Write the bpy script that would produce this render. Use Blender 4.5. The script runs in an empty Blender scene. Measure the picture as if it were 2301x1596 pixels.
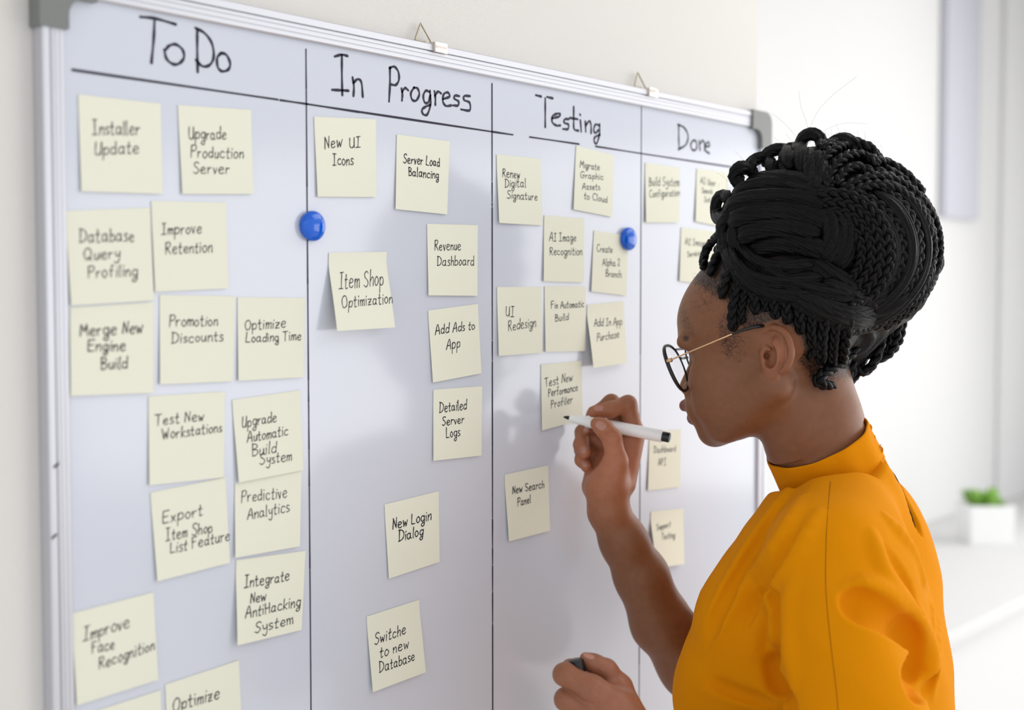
import bpy, bmesh, math, random
import numpy as np
from mathutils import Vector
rnd = random.Random(7)
SC = bpy.context.scene
COL = SC.collection

# ------------------------------------------------------------------ camera, world, light, exposure
W, H = 2301, 1596
FPX, PHI, PITCH, ROLL, DIST = 2876.8, 0.717388, 0.0448114, -0.000519, 0.940793
ZC = 1.56
FWD = np.array([math.cos(PHI)*math.cos(PITCH), math.sin(PHI)*math.cos(PITCH), -math.sin(PITCH)])
_R = np.array([math.sin(PHI), -math.cos(PHI), 0.0]); _U = np.cross(_R, FWD)
RGT = math.cos(ROLL)*_R + math.sin(ROLL)*_U
UPV = -math.sin(ROLL)*_R + math.cos(ROLL)*_U
CAMP = np.array([0.0, -DIST, ZC])
cam_d = bpy.data.cameras.new('camera'); cam = bpy.data.objects.new('camera', cam_d); COL.objects.link(cam)
cam_d.sensor_width = 36.0; cam_d.lens = FPX/W*36.0
cam_d.clip_start = 0.02; cam_d.clip_end = 60
from mathutils import Matrix
cam.matrix_world = Matrix(((RGT[0], UPV[0], -FWD[0], CAMP[0]), (RGT[1], UPV[1], -FWD[1], CAMP[1]),
                           (RGT[2], UPV[2], -FWD[2], CAMP[2]), (0, 0, 0, 1)))
cam_d.dof.use_dof = True; cam_d.dof.focus_distance = 1.335; cam_d.dof.aperture_fstop = 3.1
SC.camera = cam

wd = bpy.data.worlds.new('world'); SC.world = wd; wd.use_nodes = True
wb = wd.node_tree.nodes['Background']; wb.inputs[0].default_value = (0.93, 0.96, 1.0, 1); wb.inputs[1].default_value = 0.98
SC.view_settings.view_transform = 'Standard'; SC.view_settings.look = 'None'
SC.view_settings.exposure = 0.04; SC.view_settings.gamma = 1.0; SC.view_settings.use_curve_mapping = False

def area(name, loc, target, sx, sy, power, color=(1, 1, 1)):
    d = bpy.data.lights.new(name, 'AREA'); d.shape = 'RECTANGLE'; d.size = sx; d.size_y = sy
    d.energy = power; d.color = color
    o = bpy.data.objects.new(name, d); COL.objects.link(o); o.location = loc
    o.rotation_euler = (Vector(target)-Vector(loc)).to_track_quat('-Z', 'Y').to_euler()
    return o
area('window_daylight', (4.6, -3.1, 1.45), (1.0, -0.4, 1.2), 4.4, 1.6, 56, (1.0, 0.99, 0.97))
area('alcove_window_daylight', (4.9, -0.55, 1.9), (1.6, -0.2, 1.4), 1.6, 1.8, 20, (1.0, 0.985, 0.96))
area('overhead_fill_light', (2.4, -1.0, 2.66), (2.2, -0.75, 0), 1.8, 1.2, 14, (1.0, 0.99, 0.98))
area('overhead_fill_light', (-0.4, -2.0, 2.72), (0.2, -0.1, 1.1), 1.8, 1.2, 3, (1.0, 0.985, 0.965))  # fill added to brighten the left side; no such lamp known

# ------------------------------------------------------------------ projection helpers
def S(px, py, d):
    return CAMP + d*(FWD + RGT*((px-W/2)/FPX) - UPV*((py-H/2)/FPX))
def onplane(px, py, y=0.0):
    r = FWD + RGT*((px-W/2)/FPX) - UPV*((py-H/2)/FPX)
    return CAMP + r*((y-CAMP[1])/r[1])
def proj(P):
    v = np.asarray(P)-CAMP; d = v@FWD
    return np.array([W/2+FPX*(v@RGT)/d, H/2-FPX*(v@UPV)/d])

# ------------------------------------------------------------------ object helpers
def new_obj(name, me, parent=None, mat=None, **props):
    o = bpy.data.objects.new(name, me); COL.objects.link(o)
    if parent is not None: o.parent = parent
    if mat is not None and me is not None and hasattr(me, 'materials'): me.materials.append(mat)
    for k, v in props.items(): o[k] = v
    return o
def empty(name, label=None, category=None, group=None, loc=(0, 0, 0)):
    o = bpy.data.objects.new(name, None); COL.objects.link(o); o.location = loc
    if label: o['label'] = label
    if category: o['category'] = category
    if group: o['group'] = group
    return o
def mesh_np(name, V, Fc, smooth=True):
    me = bpy.data.meshes.new(name)
    V = np.asarray(V, dtype=np.float32)
    if isinstance(Fc, np.ndarray):
        n, k = Fc.shape
        me.vertices.add(len(V)); me.vertices.foreach_set('co', V.ravel())
        me.loops.add(n*k); me.loops.foreach_set('vertex_index', Fc.astype(np.int32).ravel())
        me.polygons.add(n); me.polygons.foreach_set('loop_start', np.arange(0, n*k, k, dtype=np.int32))
        me.polygons.foreach_set('loop_total', np.full(n, k, dtype=np.int32))
        me.update(calc_edges=True); me.validate()
    else:
        me.from_pydata(V.tolist(), [], Fc); me.update()
    if smooth and len(me.polygons):
        me.polygons.foreach_set('use_smooth', np.ones(len(me.polygons), dtype=bool))
    return me
def box_mesh(name, lo, hi, bev=0.0, seg=2):
    bm = bmesh.new(); bmesh.ops.create_cube(bm, size=1)
    lo = Vector(lo); hi = Vector(hi)
    for v in bm.verts:
        v.co = Vector(((v.co.x+.5)*(hi.x-lo.x)+lo.x, (v.co.y+.5)*(hi.y-lo.y)+lo.y, (v.co.z+.5)*(hi.z-lo.z)+lo.z))
    if bev: bmesh.ops.bevel(bm, geom=bm.edges[:], offset=bev, segments=seg, affect='EDGES', profile=.5)
    me = bpy.data.meshes.new(name); bm.to_mesh(me); bm.free()
    if bev: me.polygons.foreach_set('use_smooth', np.ones(len(me.polygons), dtype=bool)); me.set_sharp_from_angle(angle=math.radians(35))
    return me
def catmull(pts, n=8, closed=False):
    P = np.asarray(pts, float)
    if len(P) < 3: 
        t = np.linspace(0, 1, n+1)[:, None]; return P[0]*(1-t)+P[-1]*t
    Q = np.vstack([2*P[0]-P[1], P, 2*P[-1]-P[-2]]) if not closed else np.vstack([P[-1], P, P[0], P[1]])
    out = []
    for i in range(len(Q)-3):
        p0, p1, p2, p3 = Q[i:i+4]
        for t in np.arange(n)/n:
            out.append(.5*((2*p1)+(-p0+p2)*t+(2*p0-5*p1+4*p2-p3)*t*t+(-p0+3*p1-3*p2+p3)*t**3))
    if not closed: out.append(P[-1])
    return np.array(out)
def resample(P, n):
    P = np.asarray(P, float); d = np.r_[0, np.cumsum(np.linalg.norm(np.diff(P, axis=0), axis=1))]
    s = np.linspace(0, d[-1], n)
    return np.stack([np.interp(s, d, P[:, i]) for i in range(P.shape[1])], 1), d[-1]
def frames(P, up=None):
    T = np.gradient(P, axis=0); T /= np.linalg.norm(T, axis=1)[:, None]+1e-12
    N = np.zeros_like(P)
    u = np.array(up if up is not None else (0, 0, 1.0)); u = u-T[0]*(u@T[0])
    if np.linalg.norm(u) < 1e-4: u = np.array([1.0, 0, 0])-T[0]*T[0][0]
    u /= np.linalg.norm(u); N[0] = u
    for i in range(1, len(P)):
        u = N[i-1]-T[i]*(N[i-1]@T[i]); N[i] = u/(np.linalg.norm(u)+1e-12)
    return T, N, np.cross(T, N)
def tube_np(P, r, k=8, cap=True, flat=1.0, up=None):
    P = np.asarray(P, float); r = np.broadcast_to(np.asarray(r, float), (len(P),))
    T, N, B = frames(P, up)
    a = np.arange(k)*2*np.pi/k
    V = P[:, None]+r[:, None, None]*(np.cos(a)[None, :, None]*N[:, None]*flat+np.sin(a)[None, :, None]*B[:, None])
    V = V.reshape(-1, 3); n = len(P); i = np.arange(n-1)[:, None]*k; j = np.arange(k)[None]; j2 = (j+1) % k
    F = np.stack([i+j, i+j2, i+k+j2, i+k+j], -1).reshape(-1, 4)
    if cap:
        c0 = len(V); V = np.vstack([V, P[0]-T[0]*r[0]*.5, P[-1]+T[-1]*r[-1]*.5])
        jj = np.arange(k); F0 = np.stack([np.full(k, c0), (jj+1) % k, jj, jj], 1)
        b = (n-1)*k; F1 = np.stack([np.full(k, c0+1), b+jj, b+(jj+1) % k, b+(jj+1) % k], 1)
        caps = [list(map(int, f[:3])) for f in F0]+[[int(f[0]), int(f[1]), int(f[2])] for f in F1]
        return V, F, caps
    return V, F, []
def join_np(parts):
    Vs, Fs, off = [], [], 0
    for V, F, caps in parts:
        Vs.append(V); Fs += (F+off).tolist(); Fs += [[i+off for i in c] for c in caps]; off += len(V)
    return np.vstack(Vs), Fs
def lathe(name, prof, org, axis, k=40):
    """prof: list of (distance along axis, radius)"""
    axis = np.asarray(axis, float); axis /= np.linalg.norm(axis)
    P = np.array([np.asarray(org)+axis*t for t, _ in prof]); r = [q for _, q in prof]
    u = np.cross(axis, (0, 0, 1.0)); 
    if np.linalg.norm(u) < .05: u = np.cross(axis, (1.0, 0, 0))
    u /= np.linalg.norm(u); v = np.cross(axis, u); a = np.arange(k)*2*np.pi/k
    V = np.concatenate([p+rr*(np.cos(a)[:, None]*u+np.sin(a)[:, None]*v) for p, rr in zip(P, r)])
    n = len(P); F = [[i*k+j, i*k+(j+1) % k, (i+1)*k+(j+1) % k, (i+1)*k+j] for i in range(n-1) for j in range(k)]
    F.append(list(range(k))[::-1]); F.append([(n-1)*k+j for j in range(k)])
    me = mesh_np(name, V, F); me.set_sharp_from_angle(angle=math.radians(40)); return me

# ------------------------------------------------------------------ materials
def srgb(r, g, b):
    f = lambda c: (c/255/12.92) if c/255 <= .04045 else ((c/255+.055)/1.055)**2.4
    return (f(r), f(g), f(b), 1)
def mat(name, col, rough=.5, metal=0.0, spec=.5, **kw):
    m = bpy.data.materials.new(name); m.use_nodes = True; nt = m.node_tree; b = nt.nodes['Principled BSDF']
    b.inputs['Base Color'].default_value = col; b.inputs['Roughness'].default_value = rough
    b.inputs['Metallic'].default_value = metal; b.inputs['Specular IOR Level'].default_value = spec
    for k, v in kw.items(): b.inputs[k].default_value = v
    return m, nt, b
def add_noise(nt, b, scale, strength, dist=.001, vec=None, detail=4, coloramt=0.0, col=None, stretch=None):
    tc = nt.nodes.new('ShaderNodeTexCoord'); n = nt.nodes.new('ShaderNodeTexNoise')
    n.inputs['Scale'].default_value = scale; n.inputs['Detail'].default_value = detail
    mp = nt.nodes.new('ShaderNodeMapping'); nt.links.new(tc.outputs['Object'], mp.inputs[0])
    if stretch: mp.inputs['Scale'].default_value = stretch
    nt.links.new(mp.outputs[0], n.inputs['Vector'])
    bp = nt.nodes.new('ShaderNodeBump'); bp.inputs['Strength'].default_value = strength; bp.inputs['Distance'].default_value = dist
    nt.links.new(n.outputs['Fac'], bp.inputs['Height']); nt.links.new(bp.outputs[0], b.inputs['Normal'])
    if coloramt:
        mx = nt.nodes.new('ShaderNodeMixRGB'); mx.blend_type = 'MULTIPLY'; mx.inputs[0].default_value = coloramt
        mx.inputs[1].default_value = col; nt.links.new(n.outputs['Fac'], mx.inputs[2]); nt.links.new(mx.outputs[0], b.inputs['Base Color'])
    return n, bp

# woven wallpaper
m_wall, nt, b = mat('woven_wallpaper', srgb(236, 232, 227), .85, spec=.2)
tc = nt.nodes.new('ShaderNodeTexCoord')
def wave(axis, scale):
    w = nt.nodes.new('ShaderNodeTexWave'); w.wave_type = 'BANDS'; w.bands_direction = axis; w.inputs['Scale'].default_value = scale
    w.inputs['Distortion'].default_value = 1.4; w.inputs['Detail'].default_value = 2; w.inputs['Detail Scale'].default_value = 1.5
    nt.links.new(tc.outputs['Object'], w.inputs[0]); return w
w1, w2 = wave('X', 250), wave('Z', 250)
mx = nt.nodes.new('ShaderNodeMath'); mx.operation = 'MULTIPLY'; nt.links.new(w1.outputs['Fac'], mx.inputs[0]); nt.links.new(w2.outputs['Fac'], mx.inputs[1])
cr = nt.nodes.new('ShaderNodeMixRGB'); cr.inputs[1].default_value = srgb(227, 223, 218); cr.inputs[2].default_value = srgb(240, 237, 233)
nt.links.new(mx.outputs[0], cr.inputs[0]); nt.links.new(cr.outputs[0], b.inputs['Base Color'])
bp = nt.nodes.new('ShaderNodeBump'); bp.inputs['Strength'].default_value = .5; bp.inputs['Distance'].default_value = .0006
nt.links.new(mx.outputs[0], bp.inputs['Height']); nt.links.new(bp.outputs[0], b.inputs['Normal'])

m_white, nt, b = mat('white_paint', (.73, .73, .73, 1), .6, spec=.3); add_noise(nt, b, 60, .05)
m_grey, nt, b = mat('niche_shade_grey', srgb(196, 197, 207), .6, spec=.3); add_noise(nt, b, 60, .05)
m_blind, nt, b = mat('roller_blind_cloth', srgb(170, 172, 176), .8, spec=.2); add_noise(nt, b, 300, .1)
m_floor, nt, b = mat('pale_floor', srgb(228, 224, 218), .5); add_noise(nt, b, 12, .05)
m_board, nt, b = mat('glossy_board_enamel', srgb(211, 215, 226), .13, spec=.55)
n_, _ = add_noise(nt, b, 3, .02, .0004, detail=1)
m_alu, nt, b = mat('brushed_aluminium', srgb(206, 206, 212), .38, metal=.55); add_noise(nt, b, 40, .08, .0003, stretch=(.05, 1, 1))
m_cap, nt, b = mat('grey_plastic', srgb(122, 124, 122), .35); add_noise(nt, b, 200, .05)
m_steel, nt, b = mat('bright_steel', srgb(215, 205, 196), .25, metal=.9); add_noise(nt, b, 90, .05)
m_wire, nt, b = mat('steel_wire', srgb(170, 160, 140), .25, metal=.9); add_noise(nt, b, 90, .05)
m_ink, nt, b = mat('black_marker_ink', srgb(22, 16, 46), .45, spec=.3); add_noise(nt, b, 500, .1)
m_pen, nt, b = mat('note_ink', srgb(30, 30, 44), .6, spec=.2); add_noise(nt, b, 500, .1)
m_note, nt, b = mat('pale_yellow_paper', srgb(236, 235, 217), .85, spec=.15)
add_noise(nt, b, 25, .12, .0008, detail=3)
m_mag, nt, b = mat('blue_plastic', srgb(0, 96, 214), .12, spec=.6); add_noise(nt, b, 30, .02)
m_markw, nt, b = mat('white_marker_plastic', srgb(252, 252, 252), .3); add_noise(nt, b, 30, .02)
m_black, nt, b = mat('black_plastic', srgb(16, 17, 19), .25); add_noise(nt, b, 80, .03)
m_gold, nt, b = mat('rose_gold', srgb(232, 190, 150), .22, metal=1.0); add_noise(nt, b, 80, .03)
m_lens, nt, b = mat('clear_lens', (1, 1, 1, 1), .02, spec=.5)
tr_ = nt.nodes.new('ShaderNodeBsdfTransparent'); gls = nt.nodes.new('ShaderNodeBsdfGlossy'); gls.inputs['Roughness'].default_value = .02
fr_ = nt.nodes.new('ShaderNodeFresnel'); fr_.inputs[0].default_value = 1.35; mxs = nt.nodes.new('ShaderNodeMixShader')
mxs.inputs[0].default_value = .05; nt.links.new(tr_.outputs[0], mxs.inputs[1]); nt.links.new(gls.outputs[0], mxs.inputs[2]); nt.links.new(mxs.outputs[0], nt.nodes['Material Output'].inputs[0])
m_leaf, nt, b = mat('leaf_green', srgb(96, 160, 50), .45); add_noise(nt, b, 60, .2, .001, coloramt=.5, col=srgb(140, 195, 70))
m_trouser, nt, b = mat('dark_cotton', srgb(40, 42, 50), .8); add_noise(nt, b, 300, .2)

m_blouse, nt, b = mat('mustard_cotton', srgb(222, 138, 2), .85, spec=.07)
b.inputs['Sheen Weight'].default_value = .02; b.inputs['Sheen Tint'].default_value = (1, .7, .2, 1)
tc = nt.nodes.new('ShaderNodeTexCoord')
n1 = nt.nodes.new('ShaderNodeTexNoise'); n1.inputs['Scale'].default_value = 900; n1.inputs['Detail'].default_value = 2
n2 = nt.nodes.new('ShaderNodeTexNoise'); n2.inputs['Scale'].default_value = 45; n2.inputs['Detail'].default_value = 5; n2.inputs['Distortion'].default_value = .8
nt.links.new(tc.outputs['Object'], n1.inputs[0]); nt.links.new(tc.outputs['Object'], n2.inputs[0])
b1 = nt.nodes.new('ShaderNodeBump'); b1.inputs['Strength'].default_value = .25; b1.inputs['Distance'].default_value = .0005
b2 = nt.nodes.new('ShaderNodeBump'); b2.inputs['Strength'].default_value = .35; b2.inputs['Distance'].default_value = .002
nt.links.new(n1.outputs[0], b1.inputs['Height']); nt.links.new(n2.outputs[0], b2.inputs['Height'])
nt.links.new(b2.outputs[0], b1.inputs['Normal']); nt.links.new(b1.outputs[0], b.inputs['Normal'])

m_skin, nt, b = mat('brown_skin', (.2, .1, .05, 1), .46, spec=.4)
at = nt.nodes.new('ShaderNodeAttribute'); at.attribute_name = 'tone'
tc = nt.nodes.new('ShaderNodeTexCoord')
n1 = nt.nodes.new('ShaderNodeTexNoise'); n1.inputs['Scale'].default_value = 120; n1.inputs['Detail'].default_value = 5
n2 = nt.nodes.new('ShaderNodeTexNoise'); n2.inputs['Scale'].default_value = 700; n2.inputs['Detail'].default_value = 3
for n_ in (n1, n2): nt.links.new(tc.outputs['Object'], n_.inputs[0])
mr = nt.nodes.new('ShaderNodeMapRange'); mr.inputs['To Min'].default_value = .82; mr.inputs['To Max'].default_value = 1.15
nt.links.new(n1.outputs[0], mr.inputs[0])
mm = nt.nodes.new('ShaderNodeMixRGB'); mm.blend_type = 'MULTIPLY'; mm.inputs[0].default_value = 1
n3 = nt.nodes.new('ShaderNodeTexNoise'); n3.inputs['Scale'].default_value = 420; n3.inputs['Detail'].default_value = 4; nt.links.new(tc.outputs['Object'], n3.inputs[0])
am = nt.nodes.new('ShaderNodeMath'); am.operation = 'MULTIPLY_ADD'; am.inputs[1].default_value = 1.25; nt.links.new(at.outputs['Alpha'], am.inputs[0])
ns_ = nt.nodes.new('ShaderNodeMath'); ns_.operation = 'MULTIPLY_ADD'; ns_.inputs[1].default_value = 2.2; ns_.inputs[2].default_value = -1.5; nt.links.new(n3.outputs[0], ns_.inputs[0]); nt.links.new(ns_.outputs[0], am.inputs[2])
cl_ = nt.nodes.new('ShaderNodeClamp'); nt.links.new(am.outputs[0], cl_.inputs[0])
dk_ = nt.nodes.new('ShaderNodeMixRGB'); dk_.inputs[2].default_value = srgb(30, 22, 21); nt.links.new(cl_.outputs[0], dk_.inputs[0]); nt.links.new(at.outputs['Color'], dk_.inputs[1])
nt.links.new(dk_.outputs[0], mm.inputs[1]); nt.links.new(mr.outputs[0], mm.inputs[2]); nt.links.new(mm.outputs[0], b.inputs['Base Color'])
b.inputs['Subsurface Weight'].default_value = .12; b.inputs['Subsurface Radius'].default_value = (.008, .003, .0015); b.inputs['Subsurface Scale'].default_value = .6
bp = nt.nodes.new('ShaderNodeBump'); bp.inputs['Strength'].default_value = .22; bp.inputs['Distance'].default_value = .0006
nt.links.new(n2.outputs[0], bp.inputs['Height']); nt.links.new(bp.outputs[0], b.inputs['Normal'])
m_nail, nt, b = mat('fingernail', srgb(176, 122, 102), .25, spec=.6); add_noise(nt, b, 50, .03)
m_eye, nt, b = mat('eye_white', srgb(225, 215, 208), .1); add_noise(nt, b, 50, .01)
m_iris, nt, b = mat('dark_iris', srgb(35, 20, 12), .08); add_noise(nt, b, 50, .01)

m_hair, nt, b = mat('black_hair', (.0026, .0024, .0032, 1), .42, spec=.16)
add_noise(nt, b, 260, .9, .0012, detail=6)
m_hair2, nt, b = mat('black_hair_smooth', (.0032, .003, .0038, 1), .40, spec=.15)
add_noise(nt, b, 90, .8, .001, detail=6, stretch=(1, 1, 9))

# ------------------------------------------------------------------ room
def structure(name, me, m): return new_obj(name, me, None, m, kind='structure')
XW = onplane(1701, 100, .0095)[0]            # where the papered wall ends
structure('wall_back', box_mesh('wall_back', (-1.6, .0095, 0), (XW, .15, 2.8)), m_wall)
structure('floor', box_mesh('floor', (-1.6, -6.2, -.1), (6.2, 1.3, 0)), m_floor)
structure('ceiling', box_mesh('ceiling', (-1.6, -2.4, 2.8), (6.2, 1.3, 2.9)), m_white)
YB = .98
structure('wall_alcove', box_mesh('wall_alcove', (XW, YB, 0), (6.2, YB+.1, 2.8)), m_white)
structure('wall_alcove_side', box_mesh('wall_alcove_side', (XW, .15, 0), (XW+.05, YB, 2.8)), m_white)
# grey panel, coloured as the shade of a shallow niche, and the pale pilaster beside it on the alcove wall
def xon(px, y): return onplane(px, 300, y)[0]
zlow = onplane(2160, 491, YB-.03)[2]
structure('niche_shade_panel', box_mesh('niche_shade_panel', (xon(2127, YB-.03), YB-.03, zlow), (xon(2203, YB-.03), YB, 2.8), .004), m_grey)
structure('trim_2', box_mesh('trim_2', (xon(2258, YB-.02), YB-.02, 0), (xon(2320, YB-.02), YB, 2.8), .004), m_white)
# window wall on the right, out of frame, seen in the board's gloss
structure('wall_right', box_mesh('wall_right', (6.2, -2.4, 0), (6.3, 1.3, 2.8)), m_white)
# long white counter running along the alcove wall
ct = empty('counter', 'long white counter running along the alcove behind the person', 'counter')
YF = .30; ZT = .75
p = onplane(2301, 1340, YF); ZT = float(p[2])
new_obj('counter_top', box_mesh('counter_top', (XW+.052, YF, ZT-.04), (6.15, YB-.002, ZT), .003), ct, m_white)
new_obj('counter_front', box_mesh('counter_front', (XW+.052, YF+.03, 0), (6.15, YF+.06, ZT-.04)), ct, m_white)

# ------------------------------------------------------------------ whiteboard
XL, XR, ZB1, ZB0 = .5365, 1.612, ZC+.2395, ZC-.62
FW_ = .0215
wbd = empty('whiteboard', 'large framed whiteboard with four handwritten columns on the papered wall', 'whiteboard', loc=(0, 0, 0))
new_obj('board_surface', box_mesh('board_surface', (XL-.01, 0, ZB0-.01), (XR+.01, .008, ZB1+.01)), wbd, m_board)
# ridged aluminium frame profile (across, out)
prof = [(0, .0), (0, -.0035), (.0012, -.0045), (.0045, -.0045), (.0048, -.004), (.0055, -.004), (.0058, -.0048), (.009, -.0048), (.0093, -.0042), (.010, -.0042),
        (.0103, -.005), (.0128, -.005), (.0131, -.0025), (.0142, -.0025), (.0145, -.0055), (.0205, -.0055), (.0215, -.0045), (.0215, .0088), (0, .0088)]
def frame_bar(name, a, b, out):
    a, b, out = map(np.array, (a, b, out)); V = []
    for e in (a, b):
        for (s, y) in prof: V.append(e+out*s*(.90 if abs(out[0]) > .5 else 1)+np.array([0, y, 0]))
    n = len(prof); F = [[i, (i+1) % n, n+(i+1) % n, n+i] for i in range(n)]+[list(range(n))[::-1], list(range(n, 2*n))]
    me = mesh_np(name, V, F, False); bm = bmesh.new(); bm.from_mesh(me); bmesh.ops.recalc_face_normals(bm, faces=bm.faces[:]); bm.to_mesh(me); bm.free()
    return new_obj(name, me, wbd, m_alu)
frame_bar('frame_rail', (XL, 0, ZB1), (XR, 0, ZB1), (0, 0, 1.0))
frame_bar('frame_rail', (XL, 0, ZB0), (XR, 0, ZB0), (0, 0, -1.0))
frame_bar('frame_rail', (XL, 0, ZB0), (XL, 0, ZB1), (-1.0, 0, 0))
frame_bar('frame_rail', (XR, 0, ZB0), (XR, 0, ZB1), (1.0, 0, 0))
def corner_cap(x, z, sx, sz):
    """rounded L shaped cap hugging the frame corner"""
    L = .028; t = (FW_+.0025)*(1 if sx > 0 else .93); o = .0025; R = .016
    pts = [(0-.0, 0-.0)]
    outer = [(-L, t)]+[(t-R+R*math.sin(a), t-R+R*math.cos(a)) for a in np.linspace(0, math.pi/2, 9)]+[(t, -L)]
    ri = .014
    inner = [(-o, -L)]+[(-o-ri+ri*math.cos(a), -o-ri+ri*math.sin(a)) for a in np.linspace(0, math.pi/2, 7)]+[(-L, -o)]
    poly = outer+inner
    V = [(x+sx*u, y, z+sz*w) for y in (-.0080, .0088) for (u, w) in poly]
    n = len(poly); F = [list(range(n)), list(range(n, 2*n))[::-1]]+[[i, (i+1) % n, n+(i+1) % n, n+i] for i in range(n)]
    me = mesh_np('corner_cap', V, F, False); bm = bmesh.new(); bm.from_mesh(me)
    bmesh.ops.recalc_face_normals(bm, faces=bm.faces[:])
    ed = [e for e in bm.edges if abs(e.verts[0].co.y+.0085) < 1e-4 and abs(e.verts[1].co.y+.0085) < 1e-4]
    bmesh.ops.bevel(bm, geom=ed, offset=.0022, segments=3, affect='EDGES'); bm.to_mesh(me); bm.free()
    new_obj('corner_cap', me, wbd, m_cap, label='grey plastic corner cap')
for cx_, cz_, a_, b_ in ((XL, ZB1, -1, 1), (XR, ZB1, 1, 1), (XL, ZB0, -1, -1), (XR, ZB0, 1, -1)): corner_cap(cx_, cz_, a_, b_)
# little dark scuffs on the left rail
def hanger(px, py, label):
    """triangular wire hanger with its folded steel clip gripping the top rail"""
    e = empty('wire_hanger', label, 'hanger')
    zt = ZB1+FW_
    xa = onplane(px, py, -.001)[0]
    clip = []
    c = new_obj('clip', box_mesh('clip', (xa, -.0085, zt-.0085), (xa+.019, .006, zt+.0022), .0008), e, m_steel)
    ap = np.array([xa-.008, .004, zt+.021]); l = np.array([xa-.0195, .001, zt+.0022]); r = np.array([xa+.0045, .001, zt+.0022])
    loop = [l+(r-l)*.6, l, ap-np.array([.0012, 0, .002]), ap, ap+np.array([.0012, 0, -.002]), r]
    Pth, _ = resample(np.array(loop), 50)
    V, F = join_np([tube_np(Pth, .0009, 8)]); new_obj('triangle_wire', mesh_np('triangle_wire', V, F), e, m_wire)
hanger(966, 112, 'triangular wire hanger clipped to the top rail above In Progress')
hanger(1449, 209, 'triangular wire hanger clipped to the top rail above Testing and Done')

# ------------------------------------------------------------------ ink strokes
def ribbon(paths, w, pos):
    """paths: list of Nx2 in a surface's (a,b) units; pos maps Nx2 arrays -> Nx3 world; w half width in the same units (per path array or number)"""
    Vs, Fs, off = [], [], 0
    for P in paths:
        P = np.asarray(P, float)
        if len(P) < 2: continue
        T = np.gradient(P, axis=0); L = np.linalg.norm(T, axis=1)[:, None]; T = T/(L+1e-12); N = np.stack([-T[:, 1], T[:, 0]], 1)
        n = len(P); ww = w*(1+.18*np.sin(np.arange(n)*.7+P[0, 0]*37))[:, None]
        ang = np.linspace(-math.pi/2, math.pi/2, 5)
        c0 = [P[0]-T[0]*w*math.cos(a)+N[0]*w*math.sin(a) for a in ang]; c1 = [P[-1]+T[-1]*w*math.cos(a)-N[-1]*w*math.sin(a) for a in ang]
        A = P+N*ww; B = P-N*ww
        V = np.vstack([A, B, c0, c1])
        F = [[i, n+i, n+i+1, i+1] for i in range(n-1)]
        F.append([2*n+i for i in range(5)]); F.append([2*n+5+i for i in range(5)])
        Vs.append(pos(V)); Fs += [[q+off for q in f] for f in F]; off += len(V)
    return mesh_np('ink', np.vstack(Vs), Fs, False)
def bpos(V):       # board coordinates (x, z) -> world just proud of the enamel
    return np.stack([V[:, 0], np.full(len(V), -.0003), V[:, 1]], 1)
def b2(px, py):
    q = onplane(px, py, 0); return (q[0], q[2])
def board_ink(name, strokes, w, label=None, smooth=True):
    ps = []
    for s in strokes:
        q = np.array([b2(*p) for p in s]); ps.append(catmull(q, 7) if smooth and len(q) > 2 else catmull(q[[0, -1]], 6) if len(q) == 2 else q)
    o = new_obj(name, ribbon(ps, w, bpos), wbd, m_ink)
    if label: o['label'] = label
z_h = ZC+.1811
def line_seg(a, b, w=.0009): board_ink('ruled_line', [[a, b]], w)
for a, b in (((162, 157), (624, 224)), ((629, 225), (690, 234)), ((690, 234), (808, 252)), ((810, 252), (1105, 296)), ((1105, 296), (1152, 303)), ((1190, 308), (1301, 324)), ((1338, 329), (1440, 345)), ((1440, 345), (1700, 384))):
    line_seg(a, b, .0010)
def vline(px, y0, y1, gaps, w=.00075):
    x, _ = b2(px, 800); g = [y0]
    for q in gaps: g += [q-1.5, q+2]
    g.append(y1)
    ps = []
    for i in range(0, len(g)-1, 2):
        a = onplane(px, g[i], 0)[2]; b_ = onplane(px, g[i+1], 0)[2]
        ps.append(catmull(np.array([(x, a), (x, b_)]), 4))
    new_obj('ruled_line', ribbon(ps, w, bpos), wbd, m_ink)
vline(692.5, 112, 1900, [202, 422, 640, 856, 905, 1012, 1095, 1280], .00085)
vline(1106, 188, 1900, [408, 455, 465, 765, 811, 1165, 1230, 1270, 1330, 1402], .00085)
vline(1439, 240, 1900, [800, 1495], .0008)
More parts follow.
